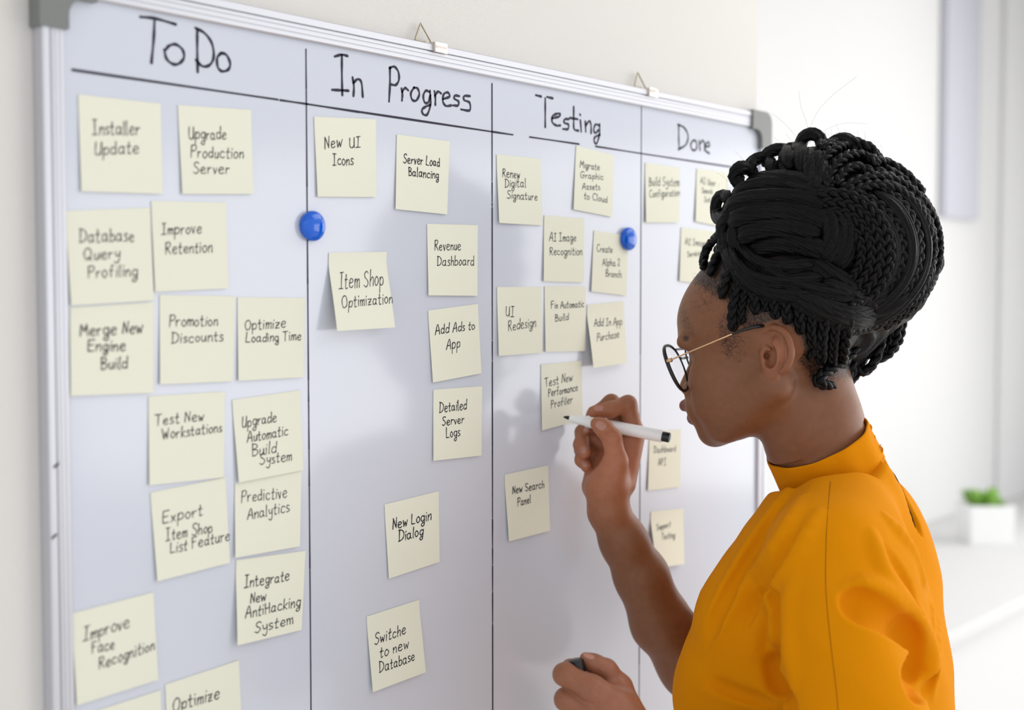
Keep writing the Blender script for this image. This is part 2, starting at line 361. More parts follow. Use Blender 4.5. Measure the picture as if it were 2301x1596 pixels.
# headings traced as pen strokes
board_ink('heading', [[(315, 38), (350, 42), (395, 55)], [(347, 48), (345, 90), (340, 142)],
    [(372, 112), (380, 103), (395, 100), (410, 112), (413, 130), (402, 143), (388, 144), (374, 132), (369, 112)]], .00125, 'handwritten word To')
board_ink('heading', [[(443, 66), (443, 110), (444, 162)], [(439, 63), (460, 75), (476, 98), (480, 128), (471, 146), (455, 149), (440, 135)],
    [(497, 119), (488, 130), (489, 150), (498, 160), (512, 157), (517, 143), (509, 124), (498, 119)]], .00125, 'handwritten word Do')
board_ink('heading', [[(752, 127), (768, 123), (781, 126)], [(768, 124), (768, 165), (769, 214)], [(746, 202), (766, 203), (783, 204)],
    [(792, 174), (795, 195), (794, 216)], [(794, 186), (804, 178), (812, 186), (815, 218)]], .00125, 'handwritten word In')
board_ink('heading', [[(876, 152), (876, 190), (874, 228)], [(875, 153), (886, 150), (895, 162), (896, 180), (889, 191), (879, 190)],
    [(902, 199), (904, 212), (903, 226)], [(903, 207), (910, 198), (917, 203)],
    [(930, 197), (923, 210), (926, 224), (935, 226), (942, 212), (938, 199), (930, 197)],
    [(965, 207), (957, 204), (951, 215), (954, 230), (962, 230), (967, 214)], [(966, 204), (967, 235), (960, 257), (951, 257), (948, 247), (956, 240), (966, 236)],
    [(976, 205), (978, 220), (978, 236)], [(977, 215), (984, 206), (991, 210)],
    [(995, 223), (1010, 217), (1006, 208), (997, 212), (995, 228), (1002, 238), (1014, 237)],
    [(1032, 216), (1022, 215), (1021, 222), (1030, 228), (1029, 237), (1018, 237)],
    [(1056, 216), (1043, 216), (1043, 225), (1055, 231), (1055, 248), (1036, 246)]], .00125, 'handwritten word Progress')
board_ink('heading', [[(1204, 214), (1216, 217)], [(1229, 218), (1242, 221)], [(1225, 221), (1225, 250), (1225, 286)],
    [(1240, 266), (1256, 262), (1258, 256), (1250, 256), (1241, 262), (1241, 275), (1250, 282), (1259, 282)],
    [(1278, 268), (1269, 268), (1268, 276), (1277, 280), (1276, 290), (1265, 290)],
    [(1289, 240), (1289, 270), (1290, 290), (1300, 294)], [(1280, 265), (1298, 268)],
    [(1304, 270), (1306, 296)], [(1303, 257), (1304, 259)],
    [(1315, 273), (1316, 296)], [(1316, 282), (1324, 272), (1328, 282), (1328, 300)],
    [(1346, 282), (1338, 280), (1334, 292), (1338, 299), (1345, 292)], [(1347, 279), (1347, 300), (1341, 322), (1335, 318), (1337, 308), (1348, 303)]], .0014, 'handwritten word Testing')
board_ink('heading', [[(1525, 282), (1525, 310), (1526, 332)], [(1523, 280), (1537, 287), (1546, 305), (1541, 325), (1524, 336)],
    [(1557, 316), (1552, 325), (1555, 336), (1563, 337), (1566, 325), (1562, 316), (1557, 316)],
    [(1571, 316), (1573, 338)], [(1572, 325), (1579, 316), (1583, 323), (1583, 338)],
    [(1585, 330), (1594, 328), (1592, 320), (1586, 324), (1585, 338), (1594, 345)]], .0014, 'handwritten word Done')
# small scuff marks on the left rail
for (x_, y_) in ((127, 1046), (122, 1206)):
    q = onplane(x_, y_, -.0058); Pth = np.array([q+np.array([-.002, 0, -.0015]), q+np.array([.002, 0, .0015])])
    V, F = join_np([tube_np(resample(Pth, 4)[0], .0009, 6)]); new_obj('scuff_mark', mesh_np('scuff_mark', V, F), wbd, m_ink)

# ------------------------------------------------------------------ handwriting font
GL = {
'A': "0,0 27,100 48,0;8,36 44,40", 'B': "5,100 5,0;3,98 32,92 34,70 8,52;8,52 38,44 40,18 24,2 4,0", 'C': "44,84 28,100 8,80 2,45 10,12 28,0 46,12",
'D': "8,96 8,2;0,98 30,90 48,60 44,25 26,4 2,0", 'E': "42,98 8,96;7,98 5,50 6,2;6,2 42,2;6,50 36,54", 'F': "44,100 6,96;6,96 4,0;5,54 34,58",
'G': "46,84 28,100 8,78 2,42 12,8 30,2 46,20 46,44;26,42 54,46", 'H': "5,100 5,0;42,100 42,0;5,50 42,54", 'I': "5,99 36,100;20,100 20,0;2,0 38,2",
'L': "8,100 5,6;5,4 40,2", 'M': "0,0 8,98;8,98 28,40;28,40 48,98;48,98 54,0", 'N': "3,0 6,96;6,96 36,8;36,8 40,100", 'O': "26,99 8,80 3,45 12,8 28,1 44,20 48,60 40,90 24,99",
'P': "5,98 4,0;2,94 30,99 40,78 28,54 6,50", 'Q': "26,99 8,80 3,45 12,8 28,1 44,20 48,60 40,90 24,99;28,24 52,-8", 'R': "5,98 4,0;2,94 30,99 38,78 28,56 6,50;14,50 44,0",
'S': "42,86 28,100 8,84 14,60 36,42 40,18 22,0 2,12", 'T': "0,97 46,100;24,99 23,0", 'U': "4,98 4,30 14,3 30,4 40,30 42,98;42,98 43,0", 'W': "0,96 12,2;12,2 26,60;26,60 38,2;38,2 54,96",
'a': "34,46 20,55 4,38 5,10 18,0 32,16 35,50;35,52 36,12 44,0", 'b': "4,100 4,0;4,35 20,55 36,40 34,10 18,0 4,8", 'c': "34,44 20,55 4,36 6,10 20,0 36,8",
'd': "34,42 18,54 4,36 5,10 18,0 34,16;37,98 37,0", 'e': "5,26 34,34 28,54 14,52 3,28 10,4 26,0 38,10", 'f': "34,94 22,98 16,78 14,0;2,52 32,54",
'g': "34,46 18,56 4,38 8,12 24,6 34,24;36,54 36,-18 22,-42 6,-30 14,-14 34,-8", 'h': "4,100 4,0;4,30 20,54 32,42 33,0", 'i': "6,54 6,0;7,76 9,82", 'k': "4,98 4,0;32,54 6,24;6,24 34,0",
'l': "5,100 5,8 10,0", 'm': "3,54 3,0;3,32 14,54 22,44 22,0;22,32 34,54 42,44 43,0", 'n': "4,54 4,0;4,30 20,54 31,42 33,0", 'o': "18,55 4,38 5,12 18,0 32,14 34,38 20,55",
'p': "5,54 3,-42;5,36 20,55 36,40 32,10 16,2 5,12", 'q': "34,46 18,56 4,38 8,12 24,6 34,24;36,54 36,-42", 'r': "4,54 4,0;4,30 16,50 28,50", 's': "28,48 16,56 5,44 12,30 27,20 24,3 3,2",
't': "14,88 12,8 20,0 28,4;0,54 28,56", 'u': "4,54 5,12 16,0 28,14 32,54;32,54 33,0", 'v': "2,54 14,0;14,0 28,54", 'x': "2,54 30,0;30,54 2,0", 'w': "0,54 10,0;10,0 21,40;21,40 31,0;31,0 43,54",
'y': "4,54 8,26 20,18 31,30;33,54 32,-15 20,-42 4,-30", 'z': "2,52 32,54;32,54 4,2;4,2 34,4;8,28 28,28", '2': "4,82 20,100 34,80 4,2;4,2 38,2"}
GW = {k: max(float(p.split(',')[0]) for s in v.split(';') for p in s.split()) for k, v in GL.items()}
def text_strokes(txt, rng):
    out, x = [], 0.0
    for ch in txt:
        if ch == ' ': x += 30; continue
        dy = rng.uniform(-3, 3); sc = rng.uniform(.93, 1.07); sl = rng.uniform(-.03, .07)
        for s in GL[ch].split(';'):
            q = np.array([[float(a) for a in p.split(',')] for p in s.split()])
            q = q*sc+np.array([[rng.uniform(-1.5, 1.5), rng.uniform(-2, 2)] for _ in q]); q[:, 1] += dy; q[:, 0] += q[:, 1]*sl
            out.append(catmull(q, 6)+np.array([x, 0]))
        x += GW[ch]*sc+13
    return out, x-13

# ------------------------------------------------------------------ sticky notes
def note(corners, lines, label, group, wpen=1.0, lift=None):
    TL, TR, BL, BR = [np.array(c, float) for c in corners]
    tl, tr = onplane(*TL, -.0008), onplane(*TR, -.0008)
    ex = (tr-tl); wdt = np.linalg.norm(ex); ex /= wdt; ey = np.array([ex[2], 0, -ex[0]])
    bots = []
    for t_, c in ((tl, BL), (tr, BR)):
        best = None
        for h in np.linspace(.0015, .016, 30):
            q = onplane(c[0], c[1], -.0008-h); v = q-t_; inpl = np.array([v[0], 0, v[2]])
            sk = inpl@ex                     # sideways shear is what the lift explains
            e = abs(sk)
            if best is None or e < best[0]: best = (e, h, q)
        bots.append(best)
    if lift: bots = [(0, l, onplane(c[0], c[1], -.0008-l)) for l, c in zip(lift, (BL, BR))]
    bl, br = bots[0][2], bots[1][2]; hl, hr = bots[0][1], bots[1][1]
    g0 = .16
    def surf(uv):
        u = uv[:, 0:1]; v = uv[:, 1:2]
        P = (tl*(1-u)+tr*u)*(1-v)+(bl*(1-u)+br*u)*v
        h = hl*(1-u)+hr*u; t = np.clip((v-g0)/(1-g0), 0, 1)
        prof_ = h*(.55*t**1.5+.45*t)*(1)+h*.10*np.sin(np.pi*t)
        P = P.copy(); P[:, 1:2] = -.0008-prof_
        return P
    n = 14
    g = np.array([(i/n, j/n) for j in range(n+1) for i in range(n+1)])
    A = surf(g); Bk = A+np.array([0, .00018, 0]); m_ = len(A)
    F = [[j*(n+1)+i, (j+1)*(n+1)+i, (j+1)*(n+1)+i+1, j*(n+1)+i+1] for j in range(n) for i in range(n)]
    F2 = [[q+m_ for q in f[::-1]] for f in F]
    rim = [i for i in range(n+1)]+[j*(n+1)+n for j in range(1, n+1)]+[n*(n+1)+i for i in range(n-1, -1, -1)]+[j*(n+1) for j in range(n-1, 0, -1)]
    F3 = [[rim[k], rim[(k+1) % len(rim)], rim[(k+1) % len(rim)]+m_, rim[k]+m_] for k in range(len(rim))]
    root = empty('sticky_note', label, 'sticky note', group, loc=tuple((tl+tr)/2))
    org = (tl+tr)/2
    me = mesh_np('paper', np.vstack([A, Bk])-org, F+F2+F3); me.set_sharp_from_angle(angle=math.radians(60))
    new_obj('paper', me, root, m_note)
    def inv(px, py):
        uv = np.array([[.5, .5]])
        for _ in range(12):
            p0 = proj(surf(uv)[0]); e = np.array([px, py])-p0
            J = np.stack([(proj(surf(uv+np.array([[1e-3, 0]]))[0])-p0)/1e-3, (proj(surf(uv+np.array([[0, 1e-3]]))[0])-p0)/1e-3], 1)
            uv = uv+np.linalg.solve(J, e)[None]
        return uv[0]
    rng = random.Random(label); paths = []
    for (txt, x0, y0, x1, y1, hc) in lines:
        st, wn = text_strokes(txt, rng)
        a = inv(x0, y0)*.076; b_ = inv(x1, y1)*.076; tp = inv(x0, y0-hc)*.076
        ax = (b_-a)/wn; up = (tp-a)/100
        for q in st: paths.append(a+q[:, 0:1]*ax+q[:, 1:2]*up)
    if paths:
        pos = lambda V: surf(V/.076)-np.array([0, .00022, 0])-org
        new_obj('handwriting', ribbon(paths, .00044*wpen, pos), root, m_pen)
NT = 'sticky notes in the To Do column'; NP = 'sticky notes in the In Progress column'; NS = 'sticky notes in the Testing column'; ND = 'sticky notes in the Done column'
Y = 'pale yellow sticky note reading '
note(((176, 212), (361, 233), (183, 430), (366, 436)), [('Installer', 207, 302, 313, 303, 32), ('Update', 212, 348, 311, 345, 30)], Y+'Installer Update, top left under To Do', NT)
note(((400, 236), (564, 247), (410, 436), (570, 436)), [('Upgrade', 424, 313, 507, 313, 28), ('Production', 428, 354, 546, 356, 26), ('Server', 434, 389, 514, 391, 26)], Y+'Upgrade Production Server under To Do', NT)
note(((158, 691), (346, 679), (159, 890), (345, 883)), [('Merge New', 180, 756, 320, 748, 28), ('Engine', 196, 790, 281, 788, 26), ('Build', 226, 830, 285, 828, 26)], Y+'Merge New Engine Build by the left rail', NT, 1.2, lift=(.002, .002))
note(((147, 474), (337, 467), (160, 687), (346, 675)), [('Database', 178, 545, 300, 542, 30), ('Query', 188, 585, 268, 580, 26), ('Profiling', 198, 625, 308, 620, 28)], Y+'Database Query Profiling by the left rail', NT)
note(((340, 452), (509, 455), (349, 656), (513, 648)), [('Improve', 362, 528, 452, 524, 26), ('Retention', 371, 571, 476, 567, 27)], Y+'Improve Retention under To Do', NT)
note(((359, 663), (529, 666), (360, 864), (523, 857)), [('Promotion', 380, 734, 488, 732, 26), ('Discounts', 385, 772, 501, 766, 24)], Y+'Promotion Discounts under To Do', NT)
note(((534, 668), (686, 670), (536, 856), (683, 848)), [('Optimize', 550, 742, 641, 736, 24), ('Loading Time', 551, 770, 676, 764, 22)], Y+'Optimize Loading Time under To Do', NT)
note(((334, 891), (506, 880), (336, 1091), (503, 1073)), [('Test New', 348, 956, 457, 945, 24), ('Workstations', 365, 988, 498, 970, 24)], Y+'Test New Workstations under To Do', NT)
note(((528, 1087), (678, 1058), (529, 1254), (674, 1228)), [('Predictive', 542, 1130, 644, 1118, 26), ('Analytics', 556, 1168, 650, 1150, 25)], Y+'Predictive Analytics under To Do', NT, lift=(.002, .002))
note(((522, 899), (675, 877), (537, 1085), (682, 1057)), [('Upgrade', 543, 962, 620, 948, 25), ('Automatic', 555, 995, 646, 978, 24), ('Build', 566, 1025, 620, 1018, 26), ('System', 583, 1045, 655, 1035, 24)], Y+'Upgrade Automatic Build System under To Do', NT)
note(((338, 1107), (507, 1073), (354, 1307), (517, 1265)), [('Export', 364, 1178, 454, 1158, 28), ('Item Shop', 372, 1216, 476, 1196, 26), ('List Feature', 382, 1244, 515, 1214, 25)], Y+'Export Item Shop List Feature under To Do', NT)
note(((531, 1259), (687, 1238), (534, 1451), (678, 1416)), [('Integrate', 548, 1322, 649, 1304, 26), ('New', 562, 1357, 597, 1350, 24), ('AntiHacking', 551, 1390, 674, 1362, 26), ('System', 572, 1423, 658, 1402, 25)], Y+'Integrate New AntiHacking System under To Do', NT, 1.1)
note(((161, 1379), (345, 1331), (173, 1586), (356, 1528)), [('Improve', 186, 1442, 290, 1410, 30), ('Face', 206, 1470, 256, 1458, 27), ('Recognition', 222, 1505, 346, 1460, 27)], Y+'Improve Face Recognition, low by the left rail', NT)
note(((371, 1539), (537, 1484), (382, 1745), (547, 1690)), [('Optimize', 388, 1600, 492, 1570, 30)], Y+'Optimize, cut off by the bottom of the photo', NT, 1.1)
note(((185, 1608), (361, 1551), (196, 1815), (371, 1757)), [], 'blank corner of a pale yellow sticky note at the bottom left', NT)
note(((706, 262), (845, 268), (714, 442), (846, 443)), [('New', 729, 335, 768, 330, 28), ('UI', 785, 333, 809, 331, 24), ('Icons', 747, 371, 793, 371, 25)], Y+'New UI Icons under In Progress', NP, 1.1)
note(((892, 302), (1011, 318), (889, 470), (1005, 482)), [('Server Load', 906, 366, 987, 374, 20), ('Balancing', 918, 395, 985, 402, 20)], Y+'Server Load Balancing under In Progress', NP, 1.15)
note(((960, 503), (1074, 506), (963, 664), (1073, 665)), [('Revenue', 976, 563, 1035, 562, 22), ('Dashboard', 982, 597, 1064, 596, 22)], Y+'Revenue Dashboard under In Progress', NP)
note(((739, 568), (869, 566), (758, 744), (888, 736)), [('Item Shop', 761, 650, 861, 640, 36), ('Optimization', 768, 692, 881, 681, 26)], Y+'Item Shop Optimization curling off the board', NP, lift=(.0145, .0145))
note(((962, 698), (1074, 683), (973, 860), (1082, 839)), [('Add Ads to', 978, 752, 1066, 740, 22), ('App', 1003, 786, 1033, 780, 24)], Y+'Add Ads to App under In Progress', NP, 1.1)
note(((974, 876), (1084, 868), (974, 1036), (1082, 1024)), [('Detailed', 987, 927, 1048, 920, 22), ('Server', 993, 957, 1042, 950, 20), ('Logs', 1002, 985, 1033, 980, 22)], Y+'Detailed Server Logs under In Progress', NP, 1.15)
note(((864, 1134), (986, 1104), (874, 1301), (988, 1263)), [('New Login', 882, 1190, 968, 1168, 24), ('Dialog', 895, 1217, 950, 1203, 24)], Y+'New Login Dialog under In Progress', NP, 1.3)
note(((824, 1386), (942, 1348), (838, 1556), (957, 1511)), [('Switche', 841, 1450, 911, 1424, 26), ('to new', 853, 1478, 918, 1456, 24), ('Database', 852, 1512, 931, 1484, 24)], Y+'Switche to new Database, lowest under In Progress', NP, 1.1)
note(((1116, 347), (1215, 357), (1122, 501), (1219, 507)), [('Renew', 1129, 398, 1168, 401, 20), ('Digital', 1134, 421, 1181, 421, 20), ('Signature', 1139, 446, 1207, 450, 18)], Y+'Renew Digital Signature under Testing', NS)
note(((1295, 327), (1380, 349), (1289, 471), (1376, 488)), [('Migrate', 1303, 376, 1347, 383, 15), ('Graphic', 1304, 400, 1355, 404, 14), ('Assets', 1308, 426, 1348, 427, 15), ('to Cloud', 1312, 447, 1364, 455, 15)], Y+'Migrate Graphic Assets to Cloud under Testing', NS)
note(((1223, 484), (1313, 491), (1222, 632), (1312, 635)), [('AI Image', 1234, 542, 1294, 542, 19), ('Recognition', 1235, 573, 1308, 573, 18)], Y+'AI Image Recognition under Testing', NS)
note(((1335, 518), (1412, 530), (1329, 655), (1408, 665)), [('Create', 1341, 566, 1376, 568, 16), ('Alpha 2', 1354, 597, 1393, 598, 16), ('Branch', 1361, 621, 1396, 624, 15)], Y+'Create Alpha 2 Branch next to a magnet', NS)
note(((1117, 645), (1217, 645), (1121, 800), (1219, 793)), [('UI', 1136, 711, 1155, 712, 23), ('Redesign', 1142, 744, 1204, 734, 23)], Y+'UI Redesign under Testing', NS)
note(((1224, 643), (1316, 644), (1226, 791), (1316, 789)), [('Fix Automatic', 1238, 694, 1312, 690, 16), ('Build', 1247, 722, 1277, 719, 16)], Y+'Fix Automatic Build under Testing', NS)
note(((1320, 685), (1402, 677), (1334, 827), (1409, 816)), [('Add In App', 1335, 734, 1397, 730, 18), ('Purchase', 1341, 768, 1391, 758, 18)], Y+'Add In App Purchase under Testing', NS, lift=(.013, .005))
note(((1216, 819), (1307, 811), (1218, 968), (1309, 943)), [('Test New', 1224, 870, 1286, 856, 20), ('Performance', 1232, 892, 1298, 878, 18), ('Profiler', 1238, 918, 1286, 905, 18)], Y+'Test New Performance Profiler beside the marker tip', NS, 1.05)
note(((1134, 1067), (1232, 1046), (1144, 1217), (1236, 1193)), [('New Search', 1151, 1110, 1222, 1096, 18), ('Panel', 1163, 1138, 1192, 1130, 18)], Y+'New Search Panel, lowest under Testing', NS, 1.2)
note(((1450, 366), (1528, 377), (1452, 500), (1526, 500)), [('Build System', 1458, 418, 1526, 418, 20), ('Configuration', 1459, 444, 1527, 440, 17)], Y+'Build System Configuration under Done', ND)
note(((1566, 379), (1636, 388), (1563, 498), (1633, 512)), [('AI User', 1574, 412, 1608, 419, 14), ('Search', 1577, 434, 1600, 436, 12), ('Info', 1582, 454, 1600, 456, 12)], 'faint pale yellow sticky note under Done, partly behind the curls', ND)
note(((1531, 511), (1606, 520), (1527, 632), (1603, 641)), [('AI Image', 1539, 550, 1586, 553, 14), ('Service', 1544, 578, 1574, 574, 13)], 'pale yellow sticky note under Done, cut by the forehead', ND)
note(((1460, 970), (1530, 965), (1456, 1103), (1529, 1094)), [('Dashboard', 1469, 1018, 1518, 1014, 14), ('API', 1479, 1047, 1496, 1045, 16)], Y+'Dashboard API, right behind the marker end', ND)
note(((1463, 1150), (1536, 1143), (1475, 1277), (1538, 1268)), [('Support', 1475, 1192, 1506, 1184, 13), ('Testing', 1486, 1213, 1516, 1208, 14)], Y+'Support Testing, lowest under Done', ND)

# ------------------------------------------------------------------ magnets
def magnet(px, py, label):
    q = onplane(px, py, -.004); o = np.array([q[0], -.0006, q[2]])
    e = empty('magnet', label, 'magnet', 'blue round magnets on the whiteboard', loc=tuple(o))
    r = .0142
    base = lathe('rim', [(0, r*.93), (.002, r), (.0042, r)], (0, 0, 0), (0, -1, 0), 48)
    new_obj('rim', base, e, m_mag)
    pr = [(.0040, r)]+[(.004+.0058*math.sin(a), r*math.cos(a)) for a in np.linspace(.1, 1.5, 12)]
    new_obj('dome', lathe('dome', pr, (0, 0, 0), (0, -1, 0), 48), e, m_mag)
magnet(703, 508, 'shiny blue round magnet on the line between To Do and In Progress')
magnet(1413, 537, 'shiny blue round magnet near Create Alpha 2 Branch')

# ------------------------------------------------------------------ implicit surface kit
def smin(a, b, k):
    h = np.clip(.5+.5*(b-a)/k, 0, 1); return b*(1-h)+a*h-k*h*(1-h)
def smax(a, b, k): return -smin(-a, -b, k)
def sph(P, c, r): return np.linalg.norm(P-c, axis=1)-r
def ell(P, c, A, r):
    q = (P-c)@np.asarray(A).T; r = np.asarray(r, float)
    k0 = np.linalg.norm(q/r, axis=1); k1 = np.linalg.norm(q/r**2, axis=1)
    return k0*(k0-1)/(k1+1e-9)
def rc(P, a, b, ra, rb):
    a = np.asarray(a); b = np.asarray(b); ab = b-a; t = np.clip((P-a)@ab/(ab@ab), 0, 1)
    return np.linalg.norm(P-(a+t[:, None]*ab), axis=1)-(ra+(rb-ra)*t)
def chain(P, pts, rs, k=.004):
    d = None
    for i in range(len(pts)-1):
        e = rc(P, pts[i], pts[i+1], rs[i], rs[i+1]); d = e if d is None else smin(d, e, k)
    return d
def culled(P, fn, c, r):
    d = np.linalg.norm(P-c, axis=1)-r
    m = d < .03
    d = np.maximum(d, .03)
    if m.any(): d[m] = fn(P[m])
    return d
def sdf_mesh(fn, lo, hi, cell, levels=4, safety=1.6):
    lo = np.asarray(lo, float); big = cell*2**levels
    n = np.ceil((np.asarray(hi)-lo)/big).astype(int)
    I = np.stack(np.meshgrid(*[np.arange(k) for k in n], indexing='ij'), -1).reshape(-1, 3)
    s = big
    for L in range(levels+1):
        c = lo+(I+.5)*s; d = np.concatenate([fn(c[i:i+400000]) for i in range(0, len(c), 400000)])
        I = I[np.abs(d) < s*.87*safety+.0005]
        if L < levels:
            o = np.array([(x, y, z) for x in (0, 1) for y in (0, 1) for z in (0, 1)])
            I = (I[:, None]*2+o[None]).reshape(-1, 3); s /= 2
    B = 1 << 20
    key = lambda Q: (Q[:, 0]*B+Q[:, 1])*B+Q[:, 2]
    o = np.array([(x, y, z) for x in (0, 1) for y in (0, 1) for z in (0, 1)])
    C = (I[:, None]+o[None]).reshape(-1, 3); ku, inv = np.unique(key(C), return_inverse=True)
    U = np.stack([ku//(B*B), (ku//B) % B, ku % B], 1)
    P = lo+U*cell; D = np.concatenate([fn(P[i:i+400000]) for i in range(0, len(P), 400000)])
    dv = D[inv].reshape(-1, 8); act = (dv.min(1) < 0) & (dv.max(1) >= 0)
    I = I[act]; dv = dv[act]
    E = [(a, b) for a in range(8) for b in range(a+1, 8) if bin(a ^ b).count('1') == 1]
    acc = np.zeros((len(I), 3)); cnt = np.zeros(len(I))
    for a, b in E:
        m = (dv[:, a] < 0) != (dv[:, b] < 0); t = np.where(m, dv[:, a]/(dv[:, a]-dv[:, b]+1e-20), 0)
        acc += np.where(m[:, None], o[a]+t[:, None]*(o[b]-o[a]), 0); cnt += m
    V = lo+(I+acc/cnt[:, None])*cell
    kc = key(I); od = np.argsort(kc); ks = kc[od]
    def find(Q):
        q = key(Q); i = np.searchsorted(ks, q); i = np.minimum(i, len(ks)-1); ok = ks[i] == q
        return np.where(ok, od[i], -1)
    Fs = []
    for ax in range(3):
        e = np.zeros(3, int); e[ax] = 1; u = np.zeros(3, int); u[(ax+1) % 3] = 1; w = np.zeros(3, int); w[(ax+2) % 3] = 1
        b = int(e[0]*4+e[1]*2+e[2])
        m = (dv[:, 0] < 0) != (dv[:, b] < 0); Q = I[m]; neg = dv[m, 0] < 0
        f = np.stack([find(Q), find(Q-u), find(Q-u-w), find(Q-w)], 1)
        ok = (f >= 0).all(1); f = f[ok]; neg = neg[ok]
        f = np.where(neg[:, None], f, f[:, ::-1]); Fs.append(f)
    return V, np.vstack(Fs)
def grad_n(fn, P, h=.0006):
    g = np.stack([fn(P+np.eye(3)[i]*h)-fn(P-np.eye(3)[i]*h) for i in range(3)], 1)
    return g/(np.linalg.norm(g, axis=1)[:, None]+1e-12)
def cast(fn, px, py, d0=.9, d1=1.75, push=0.0):
    """first surface point of fn along the lens ray through (px, py); nearest approach when it misses"""
    px = np.atleast_1d(px); py = np.atleast_1d(py); out = []
    ds = np.arange(d0, d1, .003)
    for x, y in zip(px, py):
        r = FWD+RGT*((x-W/2)/FPX)-UPV*((y-H/2)/FPX)
        Q = CAMP+ds[:, None]*r; v = fn(Q); h = np.where(v < 0)[0]
        if len(h) and h[0] > 0:
            i = h[0]; t = ds[i-1]+.003*v[i-1]/(v[i-1]-v[i])
        else: t = ds[np.argmin(v)]
        out.append(CAMP+(t-push)*r)
    return np.array(out)

# ------------------------------------------------------------------ the person: frames
Rw = np.array([math.sin(PHI), -math.cos(PHI), 0]); Fw = np.array([math.cos(PHI), math.sin(PHI), 0]); Zw = np.array([0, 0, 1.0])
def hframe(alpha, pitch):
    f0 = -math.cos(alpha)*Rw+math.sin(alpha)*Fw
    return np.array([math.cos(pitch)*f0-math.sin(pitch)*Zw, np.cross(Zw, f0), math.sin(pitch)*f0+math.cos(pitch)*Zw])
HA = hframe(math.radians(29), math.radians(17))          # head: forward, left, up
HO = S(1714, 797, 1.307)-.070*HA[1]
TA = hframe(math.radians(24), math.radians(3))           # torso
def hp(f, l, u): return HO+f*HA[0]+l*HA[1]+u*HA[2]
# ------------------------------------------------------------------ head, neck, arms and hands: one continuous skin surface
EARC = S(1743, 797, 1.300)
def ear_pt(px, py, out=0.0):
    """a point of the near ear, given on the plane of the auricle; out = metres away from the skull"""
    return S(px, py, 1.316-(px-1712)*.00046-out)
def head_sdf(P):
    q = (P-HO)@HA.T; f, l, u = q[:, 0], np.abs(q[:, 1]), q[:, 2]
    Q = np.stack([f, l, u], 1); I3 = np.eye(3)
    d = ell(Q, (-.006, 0, .047), I3, (.097, .071, .083))
    d = smin(d, ell(Q, (.028, 0, .050), I3, (.0765, .064, .058)), .02)
    d = smin(d, ell(Q, (.048, 0, -.012), I3, (.054, .055, .062)), .02)
    d = smin(d, rc(Q, (.004, .050, -.032), (.080, .020, -.060), .020, .0185), .022)
    d = smin(d, ell(Q, (.048, 0, -.040), I3, (.054, .048, .034)), .015)
    d = smin(d, ell(Q, (.069, .036, -.010), I3, (.029, .022, .030)), .015)
    d = smin(d, ell(Q, (.073, .028, -.034), I3, (.030, .022, .025)), .012)
    d = smin(d, sph(Q, (.099, 0, -.0610), .0190), .016)
    d = smin(d, rc(Q, (.094, 0, .044), (.088, .042, .038), .009, .009), .010)          # brow
    d = smax(d, -ell(Q, (.106, .031, .019), I3, (.020, .019, .0135)), .010)            # sockets
    lid = sph(Q, (.0765, .031, .019), .0138)
    slot = np.maximum(-(f-.0835), np.abs(u-.0145)-.0018)
    lid = np.maximum(lid, -slot)
    d = smin(d, lid, .003)
    d = smin(d, rc(Q, (.084, 0, .030), (.1135, 0, -.007), .007, .0105), .008)            # nose
    d = smin(d, sph(Q, (.106, .0135, -.011), .0095), .006)
    d = smax(d, -sph(Q, (.111, .0075, -.0205), .0035), .003)
    d = smin(d, ell(Q, (.107, 0, -.034), I3, (.014, .029, .022)), .010)                 # mouth mound
    d = smin(d, rc(Q, (.1225, .004, -.0270), (.105, .023, -.0345), .0070, .0028), .004)
    d = smin(d, rc(Q, (.1185, 0, -.0425), (.103, .021, -.0370), .0078, .003), .004)
    d = smax(d, -rc(Q, (.131, 0, -.0350), (.106, .026, -.0355), .0012, .0010), .003)
    return d
EAR_RIM = [(1709, 768), (1711, 751), (1722, 740), (1738, 736), (1756, 742), (1770, 757), (1777, 778), (1778, 800), (1770, 822), (1757, 836)]
EAR_OUT = [.000, .0025, .0032, .0032, .0030, .0028, .0026, .0026, .0024, .0020]
